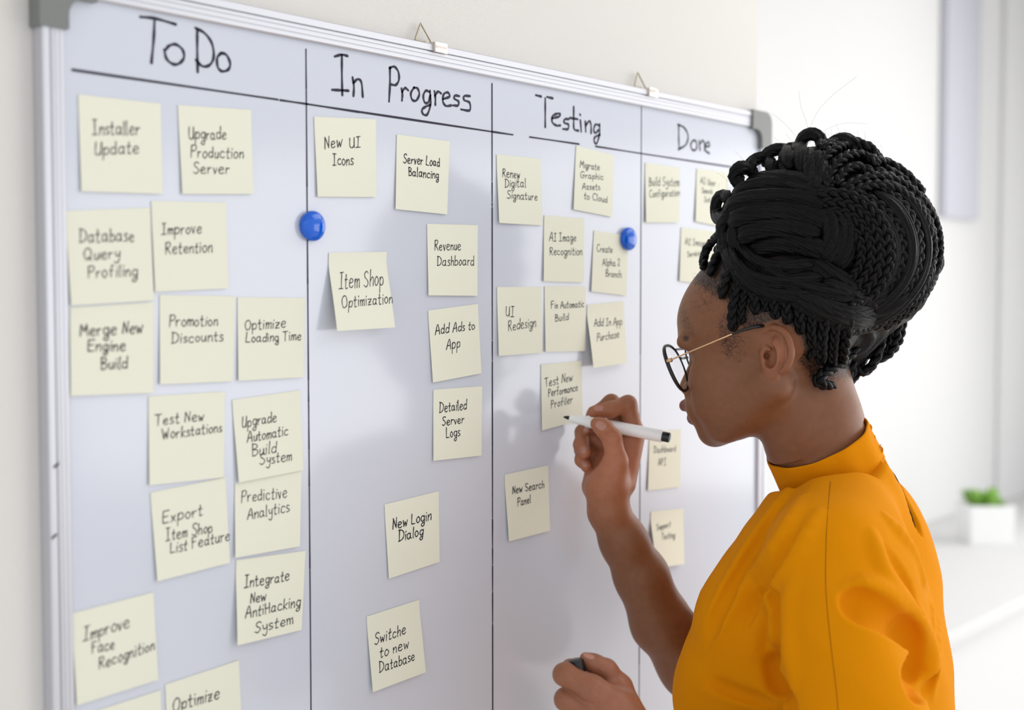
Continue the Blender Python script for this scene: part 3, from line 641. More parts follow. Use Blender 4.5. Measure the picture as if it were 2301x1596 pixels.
def ear_sdf(P):
    c = [ear_pt(x, y, o) for (x, y), o in zip(EAR_RIM, EAR_OUT)]
    plate_pts = [((1722, 765), .0), ((1748, 766), .004), ((1760, 790), .004), ((1752, 815), .003), ((1735, 838), .001)]
    N = np.cross(ear_pt(1760, 800)-ear_pt(1710, 800), ear_pt(1740, 760)-ear_pt(1740, 830)); N /= np.linalg.norm(N)
    if N@FWD > 0: N = -N
    e1 = ear_pt(1760, 800)-ear_pt(1710, 800); e1 /= np.linalg.norm(e1); e2 = np.cross(N, e1); A = np.stack([e1, e2, N])
    d = ell(P, ear_pt(1742, 789, -.001), A, (.0148, .0238, .0042))
    d = smin(d, ell(P, ear_pt(1730, 838, .000), A, (.0085, .0098, .0044)), .007)            # lobe
    rim = catmull(c, 3); d = smin(d, chain(P, rim, np.interp(np.arange(len(rim)), [0, 4, 12, len(rim)-1], [.0020, .0030, .0030, .0030]), .002), .0022)
    d = smin(d, ell(P, ear_pt(1737, 800, -.011), A, (.0105, .020, .013)), .006)
    ah = [ear_pt(x, y, .0022) for x, y in ((1738, 768), (1748, 780), (1751, 800), (1744, 820), (1730, 828), (1718, 820))]
    q_ = catmull(ah, 3); d = smin(d, chain(P, q_, [.0030]*len(q_), .001), .003)             # antihelix and antitragus
    d = smax(d, -ell(P, ear_pt(1732, 802, .0040), A, (.0085, .0118, .0090)), .0022)         # concha
    d = smax(d, -ell(P, ear_pt(1726, 770, .0045), A, (.0058, .0095, .0052)), .0025)         # cymba and fossa
    sc = [ear_pt(x, y, .0046) for x, y in ((1730, 750), (1745, 753), (1758, 766), (1764, 785), (1763, 805), (1755, 822))]
    q_ = catmull(sc, 3); d = smax(d, -chain(P, q_, [.0031]*len(q_), .001), .0018)            # scapha groove
    d = smin(d, rc(P, ear_pt(1712, 772, .001), ear_pt(1730, 786, .0015), .0018, .0016), .003)   # crus
    d = smin(d, rc(P, ear_pt(1714, 792, .001), ear_pt(1718, 808, .0015), .0034, .0034), .003)   # tragus
    d = smax(d, -rc(P, ear_pt(1724, 800, .002), ear_pt(1722, 800, -.014), .0034, .003), .002)
    return d
def lean(px, py, d): return S(px, py, d)
NECK = [S(1800, 850, 1.385), S(1828, 950, 1.388), S(1858, 1045, 1.395), S(1880, 1130, 1.400)]
SH_N, SH_F = S(1858, 1262, 1.262), S(1905, 1215, 1.545)
EL_N, EL_F = S(1935, 1850, 1.175), S(1560, 1495, 1.515)
WR_F = S(1369, 1150, 1.452)
WR_N = S(1440, 1702, 1.205)
def neck_sdf(P):
    d = chain(P, NECK, [.0525, .0510, .0530, .052], .01)
    d = smin(d, rc(P, S(1760, 905, 1.36), S(1800, 1050, 1.38), .030, .030), .02)
    d = smin(d, chain(P, [NECK[3], SH_N], [.045, .045]), .02)
    d = smin(d, chain(P, [NECK[3], SH_F], [.045, .045]), .02)
    d = smin(d, rc(P, S(1860, 1190, 1.395), S(1840, 1420, 1.38), .075, .09), .03)
    return d
def arm_f(P):
    d = chain(P, [SH_F, EL_F], [.044, .037], .01)
    mid = EL_F*.68+WR_F*.32
    d = smin(d, chain(P, [EL_F, S(1486, 1400, 1.495), S(1441, 1295, 1.475), S(1402, 1218, 1.462), WR_F], [.0345, .0345, .0300, .0260, .0228], .012), .03)
    return d
def arm_n(P):
    d = chain(P, [SH_N, EL_N], [.044, .037], .01)
    d = smin(d, chain(P, [EL_N, EL_N*.6+WR_N*.4, WR_N], [.036, .036, .024], .012), .015)
    return d
# writing hand, seen from the thumb side
def hand_f(P):
    B1 = 1.452
    palm = rc(P, S(1366, 1098, B1), S(1366, 1150, B1), .0255, .0225)
    palm = smin(palm, rc(P, S(1398, 1085, B1+.010), S(1424, 975, B1+.025), .0150, .0125), .010)     # index ray
    palm = smin(palm, rc(P, S(1380, 1095, B1+.018), S(1404, 990, B1+.036), .0160, .0130), .010)
    palm = smin(palm, rc(P, S(1355, 1095, B1+.022), S(1372, 1010, B1+.046), .0155, .0125), .010)
    palm = smin(palm, rc(P, S(1338, 1092, B1+.016), S(1340, 1042, B1+.040), .0155, .0120), .010)    # heel to little finger
    palm = smin(palm, rc(P, S(1360, 1100, B1-.008), S(1378, 1052, B1-.010), .0190, .0155), .010)    # thenar
    d = palm
    th = chain(P, [S(1369, 1085, B1-.012), S(1385, 1036, B1-.014), S(1375, 985, B1-.015), S(1356, 962, B1-.0165), S(1342, 953, B1-.0175)],
               [.0155, .0125, .0106, .0100, .0078], .005)
    d = smin(d, th, .006)
    ix = chain(P, [S(1424, 975, B1+.025), S(1411, 909, B1+.021), S(1371, 921, B1+.012), S(1333, 925.5, B1+.0065)], [.0122, .0100, .0090, .0066], .005)
    md = chain(P, [S(1404, 990, B1+.036), S(1374, 906, B1+.043), S(1337, 932, B1+.043), S(1319, 964, B1+.035)], [.0122, .0098, .0090, .0070], .005)
    rg = chain(P, [S(1372, 1010, B1+.046), S(1311, 972, B1+.049), S(1306, 1000, B1+.029), S(1315, 1018, B1+.013)], [.0118, .0094, .0085, .0068], .005)
    lt = chain(P, [S(1340, 1042, B1+.040), S(1308, 1010, B1+.044), S(1308, 1034, B1+.026), S(1318, 1050, B1+.015)], [.0110, .0086, .0078, .0064], .005)
    for g in (ix, md, rg, lt): d = smin(d, g, .0022)
    d = smin(d, rc(P, S(1398, 1085, B1+.010), S(1424, 975, B1+.025), .0150, .0125), .004)
    # web creases on the thumb
    for (x0, y0, x1, y1) in ((1362, 977, 1382, 972), (1364, 983, 1387, 979)):
        d = smax(d, -rc(P, S(x0, y0, B1-.0262), S(x1, y1, B1-.0262), .0008, .0008), .0012)
    return d
# left hand, thumb and fingers pinching the marker cap
BL_ = 1.205
def hand_n(P):
    B1 = BL_
    palm = rc(P, S(1380, 1605, B1), S(1440, 1702, B1), .0275, .0255)
    palm = smin(palm, rc(P, S(1415, 1640, B1-.012), S(1368, 1585, B1-.014), .0185, .0150), .012)
    palm = smin(palm, rc(P, S(1405, 1665, B1-.008), S(1358, 1638, B1-.006), .0185, .0150), .012)
    d = palm
    th = chain(P, [S(1410, 1606, B1+.012), S(1392, 1545, B1+.016), S(1362, 1506, B1+.014), S(1334, 1492, B1+.010), S(1316, 1480, B1+.008)],
               [.0160, .0118, .0098, .0086, .0058], .006)
    d = smin(d, th, .007)
    ix = chain(P, [S(1385, 1580, B1-.012), S(1330, 1548, B1-.014), S(1268, 1516, B1-.008), S(1282, 1503, B1+.012), S(1296, 1512, B1+.020)], [.0135, .0120, .0098, .0080, .0066], .006)
    md = chain(P, [S(1380, 1618, B1-.012), S(1330, 1600, B1-.012), S(1272, 1572, B1-.004), S(1290, 1560, B1+.018)], [.0138, .0120, .0102, .0080], .006)
    rg = chain(P, [S(1380, 1655, B1-.006), S(1330, 1645, B1-.004), S(1276, 1624, B1+.002), S(1292, 1612, B1+.022)], [.0132, .0112, .0100, .0080], .006)
    lt = chain(P, [S(1390, 1690, B1), S(1340, 1685, B1+.004), S(1292, 1670, B1+.010), S(1300, 1655, B1+.024)], [.0120, .0102, .0090, .0072], .006)
    for g in (ix, md, rg, lt): d = smin(d, g, .0028)
    for k in range(7):                                     # knuckle creases
        x = 1322+k*5; d = smax(d, -rc(P, S(x-3, 1541+k*2.4, B1-.0268), S(x-9, 1560+k*2.2, B1-.0262), .0006, .0005), .0010)
    for (x0, y0, x1, y1) in ((1354, 1497, 1346, 1506), (1398, 1524, 1380, 1538), (1408, 1545, 1392, 1556), (1368, 1491, 1375, 1502)):
        d = smax(d, -rc(P, S(x0, y0, B1+.0045), S(x1, y1, B1+.003), .0006, .0006), .0010)
    return d
HC = hp(.02, 0, .0)
TO = S(1845, 1420, 1.375)
def tp(f, l, u): return TO+f*TA[0]+l*TA[1]+u*TA[2]
CB, CTOP = S(1867, 1062, 1.395), S(1836, 991, 1.386); CAX = (CTOP-CB)/np.linalg.norm(CTOP-CB)
def blouse0(P):
    d = ell(P, tp(-.002, 0, -.05), TA, (.114, .148, .205))
    for sg in (1, -1):
        d = smin(d, ell(P, tp(.0745, .070*sg, -.054), TA, (.070, .066, .082)), .035)
        d = smin(d, ell(P, tp(-.052, .072*sg, .030), TA, (.066, .082, .125)), .03)
    d = smin(d, rc(P, tp(-.01, 0, -.05), tp(-.005, 0, -.42), .118, .135), .04)
    d = smin(d, rc(P, CB-.006*CAX, S(1884, 1216, 1.402), .0540, .078), .012)
    d = smin(d, rc(P, S(1800, 1150, 1.37), S(1688, 1385, 1.33), .034, .058), .03)
    d = smin(d, chain(P, [S(1908, 1130, 1.368), SH_N, ], [.051, .0585], .02), .03)
    d = smin(d, chain(P, [S(1915, 1150, 1.42), SH_F], [.050, .054], .02), .03)
    sl = chain(P, [SH_N, S(1878, 1420, 1.222), S(1925, 1620, 1.185), EL_N], [.0595, .0600, .0640, .0620], .01)
    d = smin(d, sl, .016)
    slf = chain(P, [SH_F, SH_F*.60+EL_F*.40], [.054, .052], .01)
    d = smin(d, slf, .02)
    t = (P-CB)@CAX; rad = np.linalg.norm(P-CB-t[:, None]*CAX, axis=1)
    d = smax(d, np.minimum(t-.0015, .072-rad), .006)
    return d
def neck_in(P):
    t = (P-CB)@CAX; rad = np.linalg.norm(P-CB-t[:, None]*CAX, axis=1)-.0530
    n = np.maximum(neck_sdf(P), np.minimum(blouse0(P)+.004, -t))
    return np.maximum(n, np.minimum(np.minimum(rad, .046-t), t+.012))
def body(P):
    d = culled(P, head_sdf, HC, .19)
    d = smin(d, neck_in(P), .014)
    d = smin(d, culled(P, ear_sdf, ear_pt(1742, 795), .05), .0035)
    d = smin(d, arm_f(P), .01); d = smin(d, arm_n(P), .01)
    d = smin(d, culled(P, hand_f, S(1365, 1040, 1.47), .12), .008)
    d = smin(d, culled(P, hand_n, S(1360, 1590, BL_), .12), .008)
    return np.maximum(d, np.minimum(np.minimum(blouse0(P)+.0045, np.maximum(-((P-CB)@CAX), np.linalg.norm(P-CB-((P-CB)@CAX)[:, None]*CAX, axis=1)-.066)), .125-np.linalg.norm(P-S(1885, 1200, 1.33), axis=1)))
lo = np.array([.55, -.72, 1.02]); hi = np.array([1.55, -.01, 1.78])
CELL = .0013
V, F = sdf_mesh(body, lo, hi, CELL, 5)
V0 = V.copy()
me = mesh_np('skin', V, F)
# skin tone per point: palm side lighter, lips, scalp stubble
def tones(V):
    c = np.tile(np.array(srgb(128, 82, 54)[:3]), (len(V), 1))
    q = (V-HO)@HA.T; f, l, u = q[:, 0], np.abs(q[:, 1]), q[:, 2]; Q = np.stack([f, l, u], 1)
    def mixc(w, col): 
        nonlocal c
        w = np.clip(w, 0, 1)[:, None]; c = c*(1-w)+np.array(srgb(*col)[:3])*w
    dh = np.linalg.norm(V-HC, axis=1) < .17
    dl = np.minimum(rc(Q, (.1225, .004, -.0270), (.105, .023, -.0345), .0070, .0028), rc(Q, (.1185, 0, -.0425), (.103, .021, -.0370), .0078, .003))
    mixc((1-np.maximum(dl, 0)/.0022)*dh*(f > .085), (122, 68, 62))
    br = rc(Q, (.100, .016, .044), (.080, .056, .040), .0030, .0018)
    mixc((.8-np.maximum(br, 0)/.003)*dh, (34, 22, 18))
    # hair-covered scalp: behind the hairline
    hl = .062+.012*np.sin(u*60)
    up = (u-.030) + (f-.0)*-.55
    line = np.where(f > .012, (.098-f)*1.0+(u-.083)*1.15-.040, .02)
    w = np.clip(line/.022, 0, 1)*(u > .03)
    w = np.maximum(w, np.clip((-.022-f)/.008, 0, 1)*np.clip((u+.055)/.02, 0, 1)*(u > -.06))
    w = np.maximum(w, np.clip((u-.036)/.006, 0, 1)*(f < .015))
    deep = np.clip((line-.035)/.02, 0, 1)*(f > .012)*(u > .03)+np.clip((u-.052)/.012, 0, 1)*(f <= .012)+np.clip((-.035-f)/.01, 0, 1)*(u > -.02)
    mixc(np.clip(deep, 0, 1)*dh, (22, 17, 17))
    hairy = w*dh*np.clip(.35+np.abs(line-.0)/.02, 0, 1)
    # fine baby hair in front of the ear
    s = rc(Q, (.026, .07, .038), (.040, .068, .010), .010, .005)
    hairy = np.maximum(hairy, (np.clip(.62-np.maximum(s, 0)/.016, 0, 1))*dh)
    s2 = rc(Q, (.088, .048, .075), (.078, .058, .045), .010, .006)
    hairy = np.maximum(hairy, (np.clip(.5-np.maximum(s2, 0)/.016, 0, 1))*dh)
    hairy *= (np.linalg.norm(V-ear_pt(1746, 795, .003), axis=1) > .031-0*u)
    he = np.linalg.norm(V-ear_pt(1745, 795, .004), axis=1)
    mixc((1-he/.034)*1.2*.45, (188, 116, 84))
    hw = np.linalg.norm(V-S(1365, 1020, 1.45), axis=1)
    mixc((1-(hw-.05)/.05)*.5, (190, 120, 88))
    hn = np.linalg.norm(V-S(1380, 1570, BL_), axis=1)
    mixc((1-(hn-.05)/.05)*.35, (176, 112, 86))
    return np.clip(np.column_stack([c, hairy]), 0, 1)
ca = me.color_attributes.new('tone', 'FLOAT_COLOR', 'POINT')
cc = np.ones((len(V), 4), dtype=np.float32); cc[:, :4] = tones(V); ca.data.foreach_set('color', cc.ravel())
person = empty('person', 'woman in a mustard yellow blouse writing on the whiteboard, black braided updo', 'person', loc=(1.3, -.33, 0))
def child(name, me, parent, m, **kw):
    o = new_obj(name, me, parent, m, **kw)
    if parent is person: o.matrix_parent_inverse = Matrix.Translation((-1.3, .33, 0))
    return o
skin = child('body', me, person, m_skin)
for sgn in (1, -1):
    q = hp(.0765, .031*sgn, .019)
    eb = lathe('eye', [(-.0122*math.cos(a), .0122*math.sin(a)) for a in np.linspace(.05, 3.09, 22)], q, HA[0], 24)
    child('eye', eb, person, m_eye)
    ib = lathe('iris', [(.0104, .0058), (.0118, .0040), (.0124, .0018), (.01255, .0004)], q, HA[0]-.25*HA[2], 24)
    child('iris', ib, person, m_iris)
def nail(px, py, d, dirpx, w, h, body_fn, parent=person):
    """curved nail plate laid on the finger, dirpx = direction towards the tip in the picture"""
    c = cast(body_fn, px, py, d-.04, d+.04)[0]; n = grad_n(body_fn, c[None])[0]
    t = RGT*dirpx[0]-UPV*dirpx[1]; t = t-n*(t@n); t /= np.linalg.norm(t); s = np.cross(n, t)
    gx = np.linspace(-1, 1, 15); V = []; 
    for b_ in np.linspace(-1, 1, 15):
        ww = math.sqrt(max(0, 1-(abs(b_)**2.6)))*.98+.02
        for a_ in gx:
            V.append(c+s*a_*ww*w+t*b_*h)
    V = np.array(V)
    for _ in range(5):
        d_ = body_fn(V); g = grad_n(body_fn, V); V = V-g*(d_-.0004)[:, None]
    Fq = [[j*15+i, j*15+i+1, (j+1)*15+i+1, (j+1)*15+i] for j in range(14) for i in range(14)]
    Bv = V-n*.0009
    rim = list(range(15))+[15*j+14 for j in range(1, 15)]+[210+i for i in range(13, -1, -1)]+[15*j for j in range(13, 0, -1)]
    F3 = [[rim[k]+225, rim[(k+1) % len(rim)]+225, rim[(k+1) % len(rim)], rim[k]] for k in range(len(rim))]
    child('fingernail', mesh_np('fingernail', np.vstack([V, Bv]), Fq+[[q+225 for q in f[::-1]] for f in Fq]+F3), parent, m_nail)
nail(1350, 957, 1.44, (-.8, -.55), .0052, .0065, hand_f)
nail(1317, 968, 1.48, (-.3, .95), .0042, .0045, hand_f)
nail(1311, 1011, 1.46, (.1, 1), .0042, .0055, hand_f)
nail(1314, 1043, 1.46, (.35, .9), .0036, .0050, hand_f)
nail(1345, 918, 1.46, (-1, .05), .0035, .0060, hand_f)
nail(1322, 1474, BL_, (-.85, -.5), .0030, .0062, hand_n)
# ------------------------------------------------------------------ blouse
RIDGES = [  # (picture points on the near side, radius, sink)
    ([(1905, 1318), (1975, 1322), (2030, 1358), (2072, 1410), (2092, 1475), (2088, 1535)], .0110, .0035),
    ([(1962, 1200), (1984, 1271), (2023, 1336), (2078, 1420)], .0075, .0030),
    ([(1993, 1162), (2045, 1227), (2078, 1325), (2096, 1410)], .0060, .0028),
    ([(1768, 1100), (1720, 1170), (1660, 1262), (1600, 1372)], .0062, .0030),
    ([(1800, 1120), (1735, 1230), (1650, 1352), (1600, 1440)], .0070, .0032),
    ([(1838, 1150), (1775, 1262), (1716, 1360), (1690, 1470)], .0070, .0032),
    ([(1790, 1290), (1770, 1345), (1768, 1440), (1780, 1540)], .0065, .0038),
    ([(1574, 1548), (1644, 1572), (1720, 1590)], .0035, .0018),
    ([(1640, 1120), (1700, 1200), (1690, 1225)], .0001, .004),
    ([(2112, 1400), (2104, 1480), (2096, 1560)], .0034, .0018),
]
CREASES = [
    ([(1734, 1330), (1738, 1400), (1742, 1500), (1760, 1563), (1782, 1640)], .0135, .0000),
    ([(1905, 1352), (1958, 1368), (2018, 1402), (2050, 1450), (2060, 1515), (2052, 1560)], .0165, -.0020),
    ([(1600, 1530), (1655, 1556), (1735, 1580)], .0060, .0015),
    ([(1745, 1150), (1690, 1245), (1625, 1350), (1590, 1420)], .0060, .0020), ([(1790, 1190), (1735, 1290), (1680, 1400)], .0060, .0020), ([(1990, 1230), (2030, 1300), (2070, 1390)], .0060, .0020),
    ([(1660, 1300), (1620, 1380), (1590, 1450)], .0060, .0020),
    ([(2066, 1560), (2085, 1545), (2100, 1500)], .0055, .0010),
]
def on_cloth(pts, n=6):
    q = catmull(np.array(pts, float), n); return cast(blouse0, q[:, 0], q[:, 1])
RG = [(on_cloth(p, 4), r, s) for p, r, s in RIDGES if r > .001]; CRS = [(on_cloth(p, 4), r, s) for p, r, s in CREASES]
RG = [(q-grad_n(blouse0, q)*s, r) for q, r, s in RG]; CRS = [(q+grad_n(blouse0, q)*s, r) for q, r, s in CRS]
SLIT = on_cloth([(1988, 1036), (2014, 1068), (2042, 1135), (2070, 1203)], 5)
SLIT = SLIT+grad_n(blouse0, SLIT)*.001
def near_chain(P, pts, r, k):
    c = pts.mean(0); R_ = np.linalg.norm(pts-c, axis=1).max()+r+.02
    rs = r*np.clip(np.minimum(np.arange(len(pts)), np.arange(len(pts))[::-1])/3.0+.35, 0, 1)
    return culled(P, lambda Q: chain(Q, pts, rs, k), c, R_)
def blouse(P):
    d = blouse0(P)
    w = .0010*np.sin(P@np.array([60., 25, -38])+2*np.sin(P@np.array([22, -31, 45.])))*np.clip((P[:, 2]-1.0)*4, 0, 1)
    d = d+w
    for q, r in RG: d = smin(d, near_chain(P, q, r, .003), .010)
    for q, r in CRS: d = smax(d, -near_chain(P, q, r, .003), .006)
    d = smax(d, -near_chain(P, SLIT, .0075, .003), .0015)
    d = np.maximum(d, (.955-P[:, 2]))
    return d
V, F = sdf_mesh(blouse, (.8, -.78, .90), (1.72, -.01, 1.50), .0020, 5)
bl = child('blouse', mesh_np('blouse', V, F), person, m_blouse)
m_dark, nt, b = mat('slit_shade', srgb(74, 36, 8), .9, spec=.05); add_noise(nt, b, 300, .2)  # dark brown paints the shade seen inside the back slit
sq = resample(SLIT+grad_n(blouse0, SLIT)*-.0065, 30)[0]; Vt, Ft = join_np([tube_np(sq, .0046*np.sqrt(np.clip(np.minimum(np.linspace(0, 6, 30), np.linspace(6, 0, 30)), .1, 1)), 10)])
new_obj('slit_shade_strip', mesh_np('slit_shade_strip', Vt, Ft), bl, m_dark, label='dark strip standing for the shade inside the back slit')
# shoulder seam as a raised tube, coloured darker for the shade of its groove
q = catmull(np.array([(1866, 1082), (1860, 1150), (1856, 1230), (1856, 1330), (1866, 1440), (1880, 1560), (1886, 1640)], float), 8)
sp = cast(blouse, q[:, 0], q[:, 1]); sp = sp-grad_n(blouse, sp)*.0002
Vt, Ft = join_np([tube_np(resample(sp, 120)[0], .00045, 6)])
m_seam, nt, b = mat('seam_groove_shade', srgb(150, 88, 8), .8, spec=.1); add_noise(nt, b, 400, .2)
new_obj('seam', mesh_np('seam', Vt, Ft), bl, m_seam)
# stand collar: a tilted double-walled band
ax = (CTOP-CB)/np.linalg.norm(CTOP-CB); hgt = np.linalg.norm(CTOP-CB)
c1 = np.cross(ax, FWD); c1 /= np.linalg.norm(c1); c2 = np.cross(ax, c1)
rows = [(-.10, .0585, 0), (0, .0580, 0), (.06, .0588, 0), (.35, .0580, 0), (.7, .0577, 0), (.96, .0582, 0), (1.02, .0575, 0), (1.0, .0556, 0), (.7, .0550, 0), (.2, .0550, 0), (-.1, .0555, 0)]
V = []; nn = 128
for (t, r, _) in rows:
    for k in range(nn):
        a = 2*math.pi*k/nn; wob = .0007*math.sin(a*5+t*3)+.0005*math.sin(a*11+1)
        V.append(CB+ax*(t*hgt)+c1*math.cos(a)*(r+wob)*1.0+c2*math.sin(a)*(r+wob)*.97)
Fq = [[i*nn+k, i*nn+(k+1) % nn, (i+1)*nn+(k+1) % nn, (i+1)*nn+k] for i in range(len(rows)-1) for k in range(nn)]
me = mesh_np('collar', V, Fq); bm = bmesh.new(); bm.from_mesh(me); bmesh.ops.recalc_face_normals(bm, faces=bm.faces[:]); bm.to_mesh(me); bm.free()
collar = new_obj('collar', me, bl, m_blouse)
# back closure: fabric loops and a pearl button
for i, (x, y) in enumerate(((1952, 962), (1960, 985), (1977, 1012))):
    c = S(x, y, 1.372); loop = [c+RGT*(.0030*math.cos(a))+UPV*(.0036*math.sin(a)) for a in np.linspace(-2.4, 2.0, 14)]
    Vt, Ft = join_np([tube_np(np.array(loop), .0010, 6)]); new_obj('button_loop', mesh_np('button_loop', Vt, Ft), bl, m_blouse)
m_pearl, nt, b = mat('pearl_button', srgb(232, 214, 196), .2); add_noise(nt, b, 50, .02)
new_obj('button', lathe('button', [(-.0015, .001), (-.001, .0036), (.001, .0036), (.0016, .001)], S(1980, 1006, 1.375), RGT*.8-FWD*.6, 20), bl, m_pearl, label='small pearl button')
# trousers and shoes, below the frame
def legs(P):
    hip = np.array([1.31, -.335, .93]); d = ell(P, hip, TA, (.125, .165, .13))
    for sg in (1, -1):
        a = hip+TA[1]*sg*.085+Zw*-.06; k = np.array([a[0], a[1], .50])+TA[0]*.01; f = np.array([a[0], a[1], .085])
        d = smin(d, chain(P, [a, k, f], [.085, .058, .045], .02), .03)
    return d
V, F = sdf_mesh(legs, (.9, -.8, .0), (1.8, .05, 1.1), .008, 3)
child('trousers', mesh_np('trousers', V, F), person, m_trouser)
for sg in (1, -1):
    a = np.array([1.31, -.335, 0])+TA[1]*sg*.085
    fn = lambda P: np.maximum(smin(rc(P, a+Zw*.032-TA[0]*.05, a+Zw*.026+TA[0]*.13, .034, .030), rc(P, a+Zw*.04, a+Zw*.09, .04, .042), .03), -P[:, 2]+.0005)
    V, F = sdf_mesh(fn, a-np.array([.3, .3, .02]), a+np.array([.3, .3, .2]), .006, 3)
    child('shoe', mesh_np('shoe', V, F), person, m_black)

# ------------------------------------------------------------------ hair
BO = S(1876, 552, 1.388); BA = np.array([Rw, Fw, Zw])
def hair0(P):
    d = ell(P, BO, BA, (.100, .100, .094))
    d = smin(d, ell(P, S(1705, 510, 1.375), BA, (.042, .060, .048)), .02)
    d = smin(d, ell(P, S(1835, 405, 1.385), BA, (.052, .055, .034)), .02)
    d = smin(d, ell(P, S(1960, 640, 1.39), BA, (.056, .070, .050)), .02)
    d = smin(d, rc(P, S(1770, 610, 1.37), S(1880, 720, 1.385), .055, .050), .02)
    d = smin(d, rc(P, S(1690, 585, 1.38), S(1800, 600, 1.38), .035, .05), .02)
    return d
def hair_b(P):
    n = .0016*np.sin(P@np.array([300., 40, 120])+3*np.sin(P@np.array([40., 90, -60])))
    return hair0(P)+n
V, F = sdf_mesh(hair_b, BO-.17, BO+.17, .0022, 4)
hair = child('hair', mesh_np('hair', V, F), person, m_hair, label='black braided updo wound into a large bun')
def braid(P, r, parent, name='braid', m=None, taper=(1.0, 1.0), phase=0.0):
    L = np.linalg.norm(np.diff(P, axis=0), axis=1).sum()
    pitch = r*5.4; n = max(16, int(L/pitch*14)); Q, L = resample(P, n)
    nrm = Q-BO; T, N, B = frames(Q, nrm[0]/np.linalg.norm(nrm[0]))
    out = []; s = np.linspace(0, L, n)
    env = np.interp(s/L, [0, .08, .9, 1], [taper[0], 1, 1, taper[1]])
    for k in range(3):
        th = 2*np.pi*s/pitch+k*2*np.pi/3+phase
        o = B*(np.sin(th)*r*.62*env)[:, None]+N*(np.sin(2*th)*r*.34*env)[:, None]
        rr = r*env*(.50+.06*np.cos(2*th+1))
        out.append(tube_np(Q+o, rr, 7))
    Vt, Ft = join_np(out)
    return new_obj(name, mesh_np(name, Vt, Ft), parent, m or m_hair)
def lock(P, r, parent, flat=.75, name='hair_roll', tw=0.0, m=None):
    n = max(14, int(np.linalg.norm(np.diff(P, axis=0), axis=1).sum()/.004)); Q, L = resample(P, n); t = np.linspace(0, 1, n)
    env = np.sqrt(np.clip(np.minimum(t/.12, (1-t)/.12), .05, 1)); nrm = Q-BO
    T, N, B = frames(Q, nrm[0]/np.linalg.norm(nrm[0])); out = []
    k = 18                                    # a lock is a bundle of fine strands lying side by side
    for i in range(k):
        a = 2*np.pi*i/k; w = tw*t*6+a
        off = N*(np.cos(w)*r*.55*flat*env)[:, None]+B*(np.sin(w)*r*.72*env)[:, None]
        out.append(tube_np(Q+off, r*.235*env*(1+.25*np.sin(t*11+i*2.1)), 6))
    out.append(tube_np(Q, r*.60*env, 8, flat=flat*.8))
    Vt, Ft = join_np(out); return new_obj(name, mesh_np(name, Vt, Ft), parent, m or m_hair2)
def hh0(P): return np.minimum(hair0(P), head_sdf(P))
def hpx(pts, fn=hh0, push=.003, n=8):
    q = catmull(np.array(pts, float), n); P = cast(fn, q[:, 0], q[:, 1]); 
    for _ in range(2):                        # smooth the depth a little
        P[1:-1] = P[1:-1]*.5+(P[:-2]+P[2:])*.25
    g = grad_n(fn, P); return P+g*push
def arc(cx, cy, rx, ry, a0, a1, n=14, tilt=0):
    t = np.radians(np.linspace(a0, a1, n)); x = rx*np.cos(t); y = ry*np.sin(t); c, s = math.cos(math.radians(tilt)), math.sin(math.radians(tilt))
    return list(zip(cx+x*c-y*s, cy+x*s+y*c))
rg = random.Random(3)
# wound braids sweeping from the crown round the right side and under the bun
rings = [(226, 196, -62, 62, .0058, 'b'), (212, 186, -66, 88, .0060, 'b'), (196, 174, -70, 96, .0075, 'l'), (180, 160, -72, 92, .0062, 'b'), (160, 146, -60, 100, .0090, 'l'),
         (142, 128, -86, 98, .0064, 'b'), (122, 112, -60, 104, .0085, 'l')]
for i, (rx, ry, a0, a1, r, kind) in enumerate(rings):
    P = hpx(arc(1880, 556+i*1.5, rx, ry, a0, a1, 16), push=r*.5, n=4)
    if kind == 'b': braid(P, r, hair, phase=i)
    else: lock(P, r, hair, tw=.15)
# central arch of bead-like braids
for i, (rx, ry) in enumerate(((118, 122), (99, 104), (80, 86), (60, 66))):
    braid(hpx(arc(1872, 566, rx, ry, -104+i*3, 78-i*6, 14), push=.008-.0005*i, n=4), .0060-.0003*i, hair, phase=i*1.3)
# top crown braids, small and tight
for pts, r in (([(1842, 432), (1838, 395), (1862, 352), (1905, 336), (1952, 352), (1975, 372)], .0062), ([(1862, 430), (1868, 392), (1895, 362), (1935, 358), (1965, 380)], .0058),
               ([(1880, 424), (1895, 396), (1925, 384), (1955, 398)], .0056), ([(1845, 345), (1880, 328), (1918, 330), (1952, 344), (1962, 360)], .0066),
               ([(1893, 432), (1945, 408), (2005, 412), (2060, 452), (2092, 505)], .0056), ([(1900, 446), (1955, 424), (2010, 432), (2058, 476), (2082, 530)], .0055),
               ([(1945, 366), (1990, 378), (2028, 402), (2062, 440)], .0070)):
    braid(hpx(pts, push=.006), r, hair, phase=rg.random()*6)
# free outer braid standing off the bun with daylight behind it
q = catmull(np.array([(2040, 412), (2068, 448), (2092, 490), (2108, 545), (2108, 590), (2094, 625)], float), 6)
braid(np.array([S(x, y, 1.385) for x, y in q]), .0042, hair)
lock(np.array([S(x, y, 1.385) for x, y in catmull(np.array([(2080, 560), (2104, 572), (2108, 595), (2096, 612), (2076, 620)], float), 6)]), .0090, hair, tw=.3)
